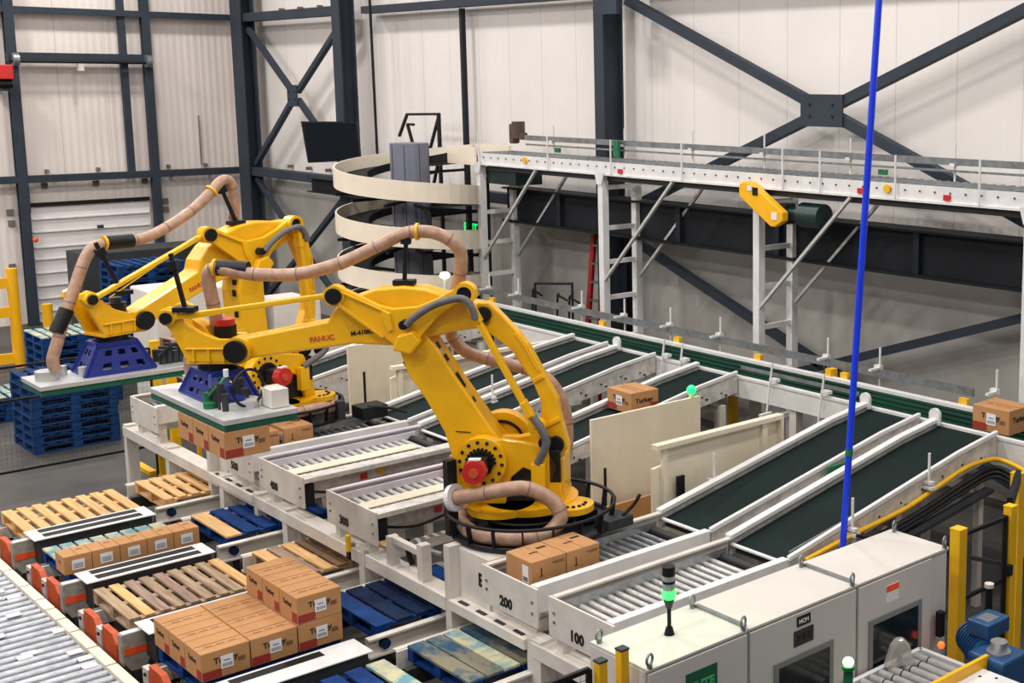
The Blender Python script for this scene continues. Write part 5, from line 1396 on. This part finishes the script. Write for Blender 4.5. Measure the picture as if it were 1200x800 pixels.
b.bar((-5.93, 8.02, .2), (-5.93, 8.02, 2.06), .025, .03, (0, 1, 0)); b.bar((-5.93, 8.59, .2), (-5.93, 8.59, 2.06), .04, .03, (0, 1, 0)); b.build('frame', 'black', t)
MB().box(-5.934, -5.926, 8.03, 8.58, .3, 2.03).build('clear_panel', 'smoke', t)
MB().box(-5.9, -5.86, 8.56, 8.62, 1.55, 1.64).build('latch', 'black', t)
t = thing('rear_rail', 'black rail running back from the right yellow posts towards the wall', 'rail', (-8, 8.6, 0))
MB().bar((-7.6, 8.62, 1.45), (-5.98, 8.62, 1.62), .03, .03).build('bar', 'black', t)
o = MB().bar((-6.0, 8.75, 2.1), (-6.33, 9.35, 2.14), .05, .12).build('black_duct', 'black'); tag(o, 'black duct between the two rightmost yellow posts', 'duct')
o = MB().box(-19.9, -19.05, 6.28, 6.38, 0, .06).build('floor_bumper', 'postyellow', None); tag(o, 'yellow bar lying on the floor at the foot of the left fence post', 'bumper')
o.rotation_euler = (0, 0, 0)

# bollards and guard rail by the overhead door
t = thing('guard_rail', 'yellow barrier of thick post and rails at the left picture edge', 'barrier', (-28.4, 7.0, 0))
b = MB(); b.cyl((-28.3, 7.08, 0), (-28.3, 7.08, 1.97), .1, 20); b.build('post', 'brightyellow', t, .02)
MB().cyl((-28.3, 5.2, 0), (-28.3, 5.2, 1.97), .1, 20).build('post', 'brightyellow', t, .02)
for z in (1.69, 1.12, .2): MB().bar((-28.3, 5.2, z), (-28.3, 7.05, z), .08, .2).build('rail', 'brightyellow', t)
t = thing('bollard', 'single yellow bollard in front of the overhead door', 'bollard', (-28.4, 7.65, 0))
MB().cyl((-28.3, 7.65, 0), (-28.3, 7.65, 1.2), .095, 20).build('shaft', 'brightyellow', t, .02)
MB().cyl((-28.3, 7.65, 0), (-28.3, 7.65, .02), .16, 20).build('foot_plate', 'brightyellow', t)
o = MB().sphere((-32.8, 8.75, 2.0), .06).build('warning_light', 'tag'); tag(o, 'small orange warning light beside the overhead door', 'light')

# background machines and wrapped stacks
t = thing('dark_enclosure', 'dark grey machine enclosure in front of the overhead door', 'machine', (-29.5, 9.3, 0))
MB().box(-30.0, -29.0, 8.55, 11.2, .05, 2.04).build('housing', 'darkgrey', t, .02)
MB().box(-29.0, -28.96, 10.3, 10.34, .1, 2.0).build('seam', 'black', t)
MB().box(-30.1, -28.9, 8.5, 11.25, 0, .05).build('skid', 'black', t)
MB().box(-29.0, -28.94, 10.5, 11.1, 1.2, 2.1).build('side_cover', 'dark', t, .03)
def wbox(label, x0, x1, y0, y1, z1):
    t = thing('wrapped_stack', label, 'wrapped load', ((x0 + x1) / 2, (y0 + y1) / 2, 0))
    MB().box(x0, x1, y0, y1, .14, z1).build('white_wrap', 'whitebox', t, .03)
    b = MB()
    for y in (y0 + .1, (y0 + y1) / 2, y1 - .1): b.box(x0, x1, y - .06, y + .06, 0, .14)
    b.build('skid', 'woodgrey', t)
    return t
wbox('white wrapped block behind the rear robot, left one below the tall blue stack', -22.9, -21.8, 7.45, 9.2, 2.2)
wbox('white wrapped block right of the rear robot upright', -22.9, -21.8, 9.4, 10.25, 1.78)
wbox('lower white wrapped block seen between the two robots', -20.9, -20.5, 8.9, 10.4, 1.35)
t = thing('indicator_light', 'slim white stand with pale green light behind the front robot arm', 'lamp', (-19.2, 11.9, 0))
MB().cyl((-18.75, 10.95, 1.7), (-18.75, 10.95, 2.4), .05, 12, .03).build('stand', 'white', t)
MB().cyl((-18.75, 10.95, 0), (-18.75, 10.95, 1.7), .05, 12).build('pipe', 'creamwhite', t)
MB().sphere((-18.75, 10.95, 2.46), .085, squash=.7).build('lens', 'lampwhitegreen', t)

# ------------------------------------------------------------------ bottom right: roller table, motor, lamp
t = thing('roller_table', 'short white roller table with yellow side plate in the bottom right corner', 'roller table', (-5.4, 6.9, 0))
zt = 1.42
MB().box(-5.72, -5.68, 6.3, 7.2, 1.25, zt).build('side_rail', 'white', t)
MB().box(-5.7, -5.2, 7.18, 7.22, 1.25, zt).build('end_rail', 'white', t)
for k in range(9):
    y = 7.1 - k * .1
    MB().cyl((-5.66, y, zt - .02), (-5.2, y, zt - .02), .032, 14).build('roller', 'rollerwhite', t)
    MB().cyl((-5.54, y, zt - .02), (-5.53, y, zt - .02), .034, 14).build('roller_groove', 'black', t)
b = MB(); b.prism([(6.2, 1.3), (7.32, 1.3), (7.32, 1.5), (6.2, 1.5)], (-5.19, 0, 0), (0, 1, 0), (0, 0, 1), 0, .03); b.build('side_plate', 'brightyellow', t)
b = MB(); b.box(-5.18, -4.7, 6.3, 7.25, 1.4, 1.42); b.build('perforated_plate', 'white', t)
b = MB()
for i in range(5):
    for j in range(4): b.cyl((-5.1 + j * .1, 6.45 + i * .17 + (j % 2) * .06, 1.42), (-5.1 + j * .1, 6.45 + i * .17 + (j % 2) * .06, 1.423), .012, 8)
b.parts('plate_hole', 'black', t)
b = MB()
for x in (-5.68, -4.75):
    for y in (6.35, 7.15): b.box(x - .03, x + .03, y - .03, y + .03, 0, 1.28)
b.parts('leg', 'creamwhite', t)
t = thing('clear_roller_guard', 'translucent rounded guard on the corner of the roller table', 'guard', (-5.6, 6.85, 1.42))
b = MB(); b.prism([(-.12, 0), (.12, 0), (.07, .16), (.03, .21), (-.03, .21), (-.07, .16)], (-5.62, 6.86, 1.42), Vector((.5, .86, 0)), (0, 0, 1), -.04, .04); b.build('shell', 'clear', t, .02)
MB().cyl((-5.62, 6.86, 1.42), (-5.62, 6.86, 1.55), .02, 10).build('pin', 'galv', t)
t = thing('gear_motor', 'blue gear motor with terminal box beside the roller table', 'motor', (-5.35, 7.6, 1.3))
MB().box(-5.5, -5.3, 7.5, 7.78, 1.5, 1.62).build('terminal_box', 'motorblue', t, .012)
MB().box(-5.46, -5.34, 7.56, 7.7, 1.62, 1.623).build('rating_plate', 'galv', t)
b = MB(); b.cyl((-5.62, 7.72, 1.38), (-5.3, 7.5, 1.38), .12, 24); b.build('motor_body', 'motorblue', t, .01)
b = MB()
for k in range(8):
    f = k / 8; b.cyl((-5.6 + .28 * f, 7.705 - .195 * f, 1.38), (-5.59 + .28 * f, 7.698 - .195 * f, 1.38), .13, 24)
b.parts('cooling_fin', 'motorblue', t)
MB().box(-5.34, -5.02, 7.3, 7.62, 1.2, 1.48).build('gearbox', 'motorblue', t, .02)
b = MB(); b.cyl((-5.16, 7.44, 1.48), (-5.16, 7.44, 1.5), .09, 24); b.cyl((-5.16, 7.44, 1.5), (-5.16, 7.44, 1.57), .062, 24); b.build('output_cap', 'alu', t, .006)
MB().box(-5.3, -5.06, 7.36, 7.56, 0, 1.2).build('stand', 'dark', t)
t = thing('green_signal_post', 'green bracket with a glowing white-green lamp in front of the cabinet', 'lamp', (-5.2, 5.83, 0))
b = MB(); b.prism([(-.05, 0), (.05, 0), (.03, 1.88), (-.03, 1.88)], (-5.2, 5.83, 0), Vector((.7, .7, 0)), (0, 0, 1), -.015, .015); b.build('bracket', 'palegreen', t)
MB().cyl((-5.2, 5.83, 1.88), (-5.2, 5.83, 1.905), .042, 18).build('collar', 'palegreen', t)
MB().sphere((-5.2, 5.83, 1.93), .036, squash=.9).build('lens', 'lampwhitegreen', t)
o = MB().sphere((-5.62, 7.35, 1.42), .028).build('orange_indicator', 'lamporange'); tag(o, 'tiny glowing orange indicator behind the roller table', 'light')
t = thing('dark_service_post', 'slim dark post with pale cap behind the blue motor', 'post', (-5.75, 8.0, 0))
MB().cyl((-5.6, 7.92, 0), (-5.6, 7.92, 1.72), .03, 12).build('shaft', 'black', t)
MB().cyl((-5.6, 7.92, 1.72), (-5.6, 7.92, 1.75), .038, 12).build('cap', 'creamwhite', t)

# ------------------------------------------------------------------ lights and world
def area(x, y, z, sx, sy, e, col=(1, .965, .925), rot=(0, 0, 0)):
    l = bpy.data.lights.new('high_bay_and_fill_light', 'AREA'); l.shape = 'RECTANGLE'; l.size = sx; l.size_y = sy; l.energy = e; l.color = col
    o = bpy.data.objects.new('high_bay_and_fill_light', l); COL.objects.link(o); o.location = (x, y, z); o.rotation_euler = rot
    return o
for x in (-30, -24, -18, -12, -6, 0):  # last column is fill added to light the right-facing sides
    for y in (10.2, 5.2, .2, -4.8):  # last row is fill added to brighten faces turned to the camera
        area(x, y, 10.5, .7, .7, {10.2: 205, 5.2: 220, .2: 290, -4.8: 320}[y] * ({-30: 1.2, -24: .9, -18: .85, -12: 1.1, -6: 1.15, 0: 1.1} if y > 8 else {-30: 1.2, -24: 1, -18: 1, -12: 1, -6: .75, 0: .4})[x])
w = bpy.data.worlds.new('hall_ambient'); scene.world = w; w.use_nodes = True
w.node_tree.nodes['Background'].inputs[0].default_value = (.92, .93, 1.0, 1)
w.node_tree.nodes['Background'].inputs[1].default_value = .22

# ------------------------------------------------------------------ camera
a, b_, c_ = -.77464, .15251, -.00431
ca, sa, cb, sb, cc, sc = math.cos(a), math.sin(a), math.cos(b_), math.sin(b_), math.cos(c_), math.sin(c_)
fw = Vector((sa * cb, ca * cb, -sb)); rt = Vector((ca, -sa, 0)); dn = fw.cross(rt)
r0 = rt * cc + dn * sc; r1 = -rt * sc + dn * cc
cam = bpy.data.cameras.new('camera'); co = bpy.data.objects.new('camera', cam); COL.objects.link(co)
mw = Matrix(((r0.x, -r1.x, -fw.x, 0), (r0.y, -r1.y, -fw.y, 0), (r0.z, -r1.z, -fw.z, 5.6), (0, 0, 0, 1)))
co.matrix_world = mw
cam.sensor_width = 36; cam.lens = 1508.4 / 1200 * 36
cam.shift_x = (600 - 930.1) / 1200; cam.shift_y = (329.7 - 400) / 1200
cam.clip_start = .05; cam.clip_end = 200
scene.camera = co
vs = scene.view_settings
vs.view_transform = 'Standard'; vs.look = 'None'; vs.gamma = 1; vs.use_curve_mapping = False
vs.exposure = 0.0
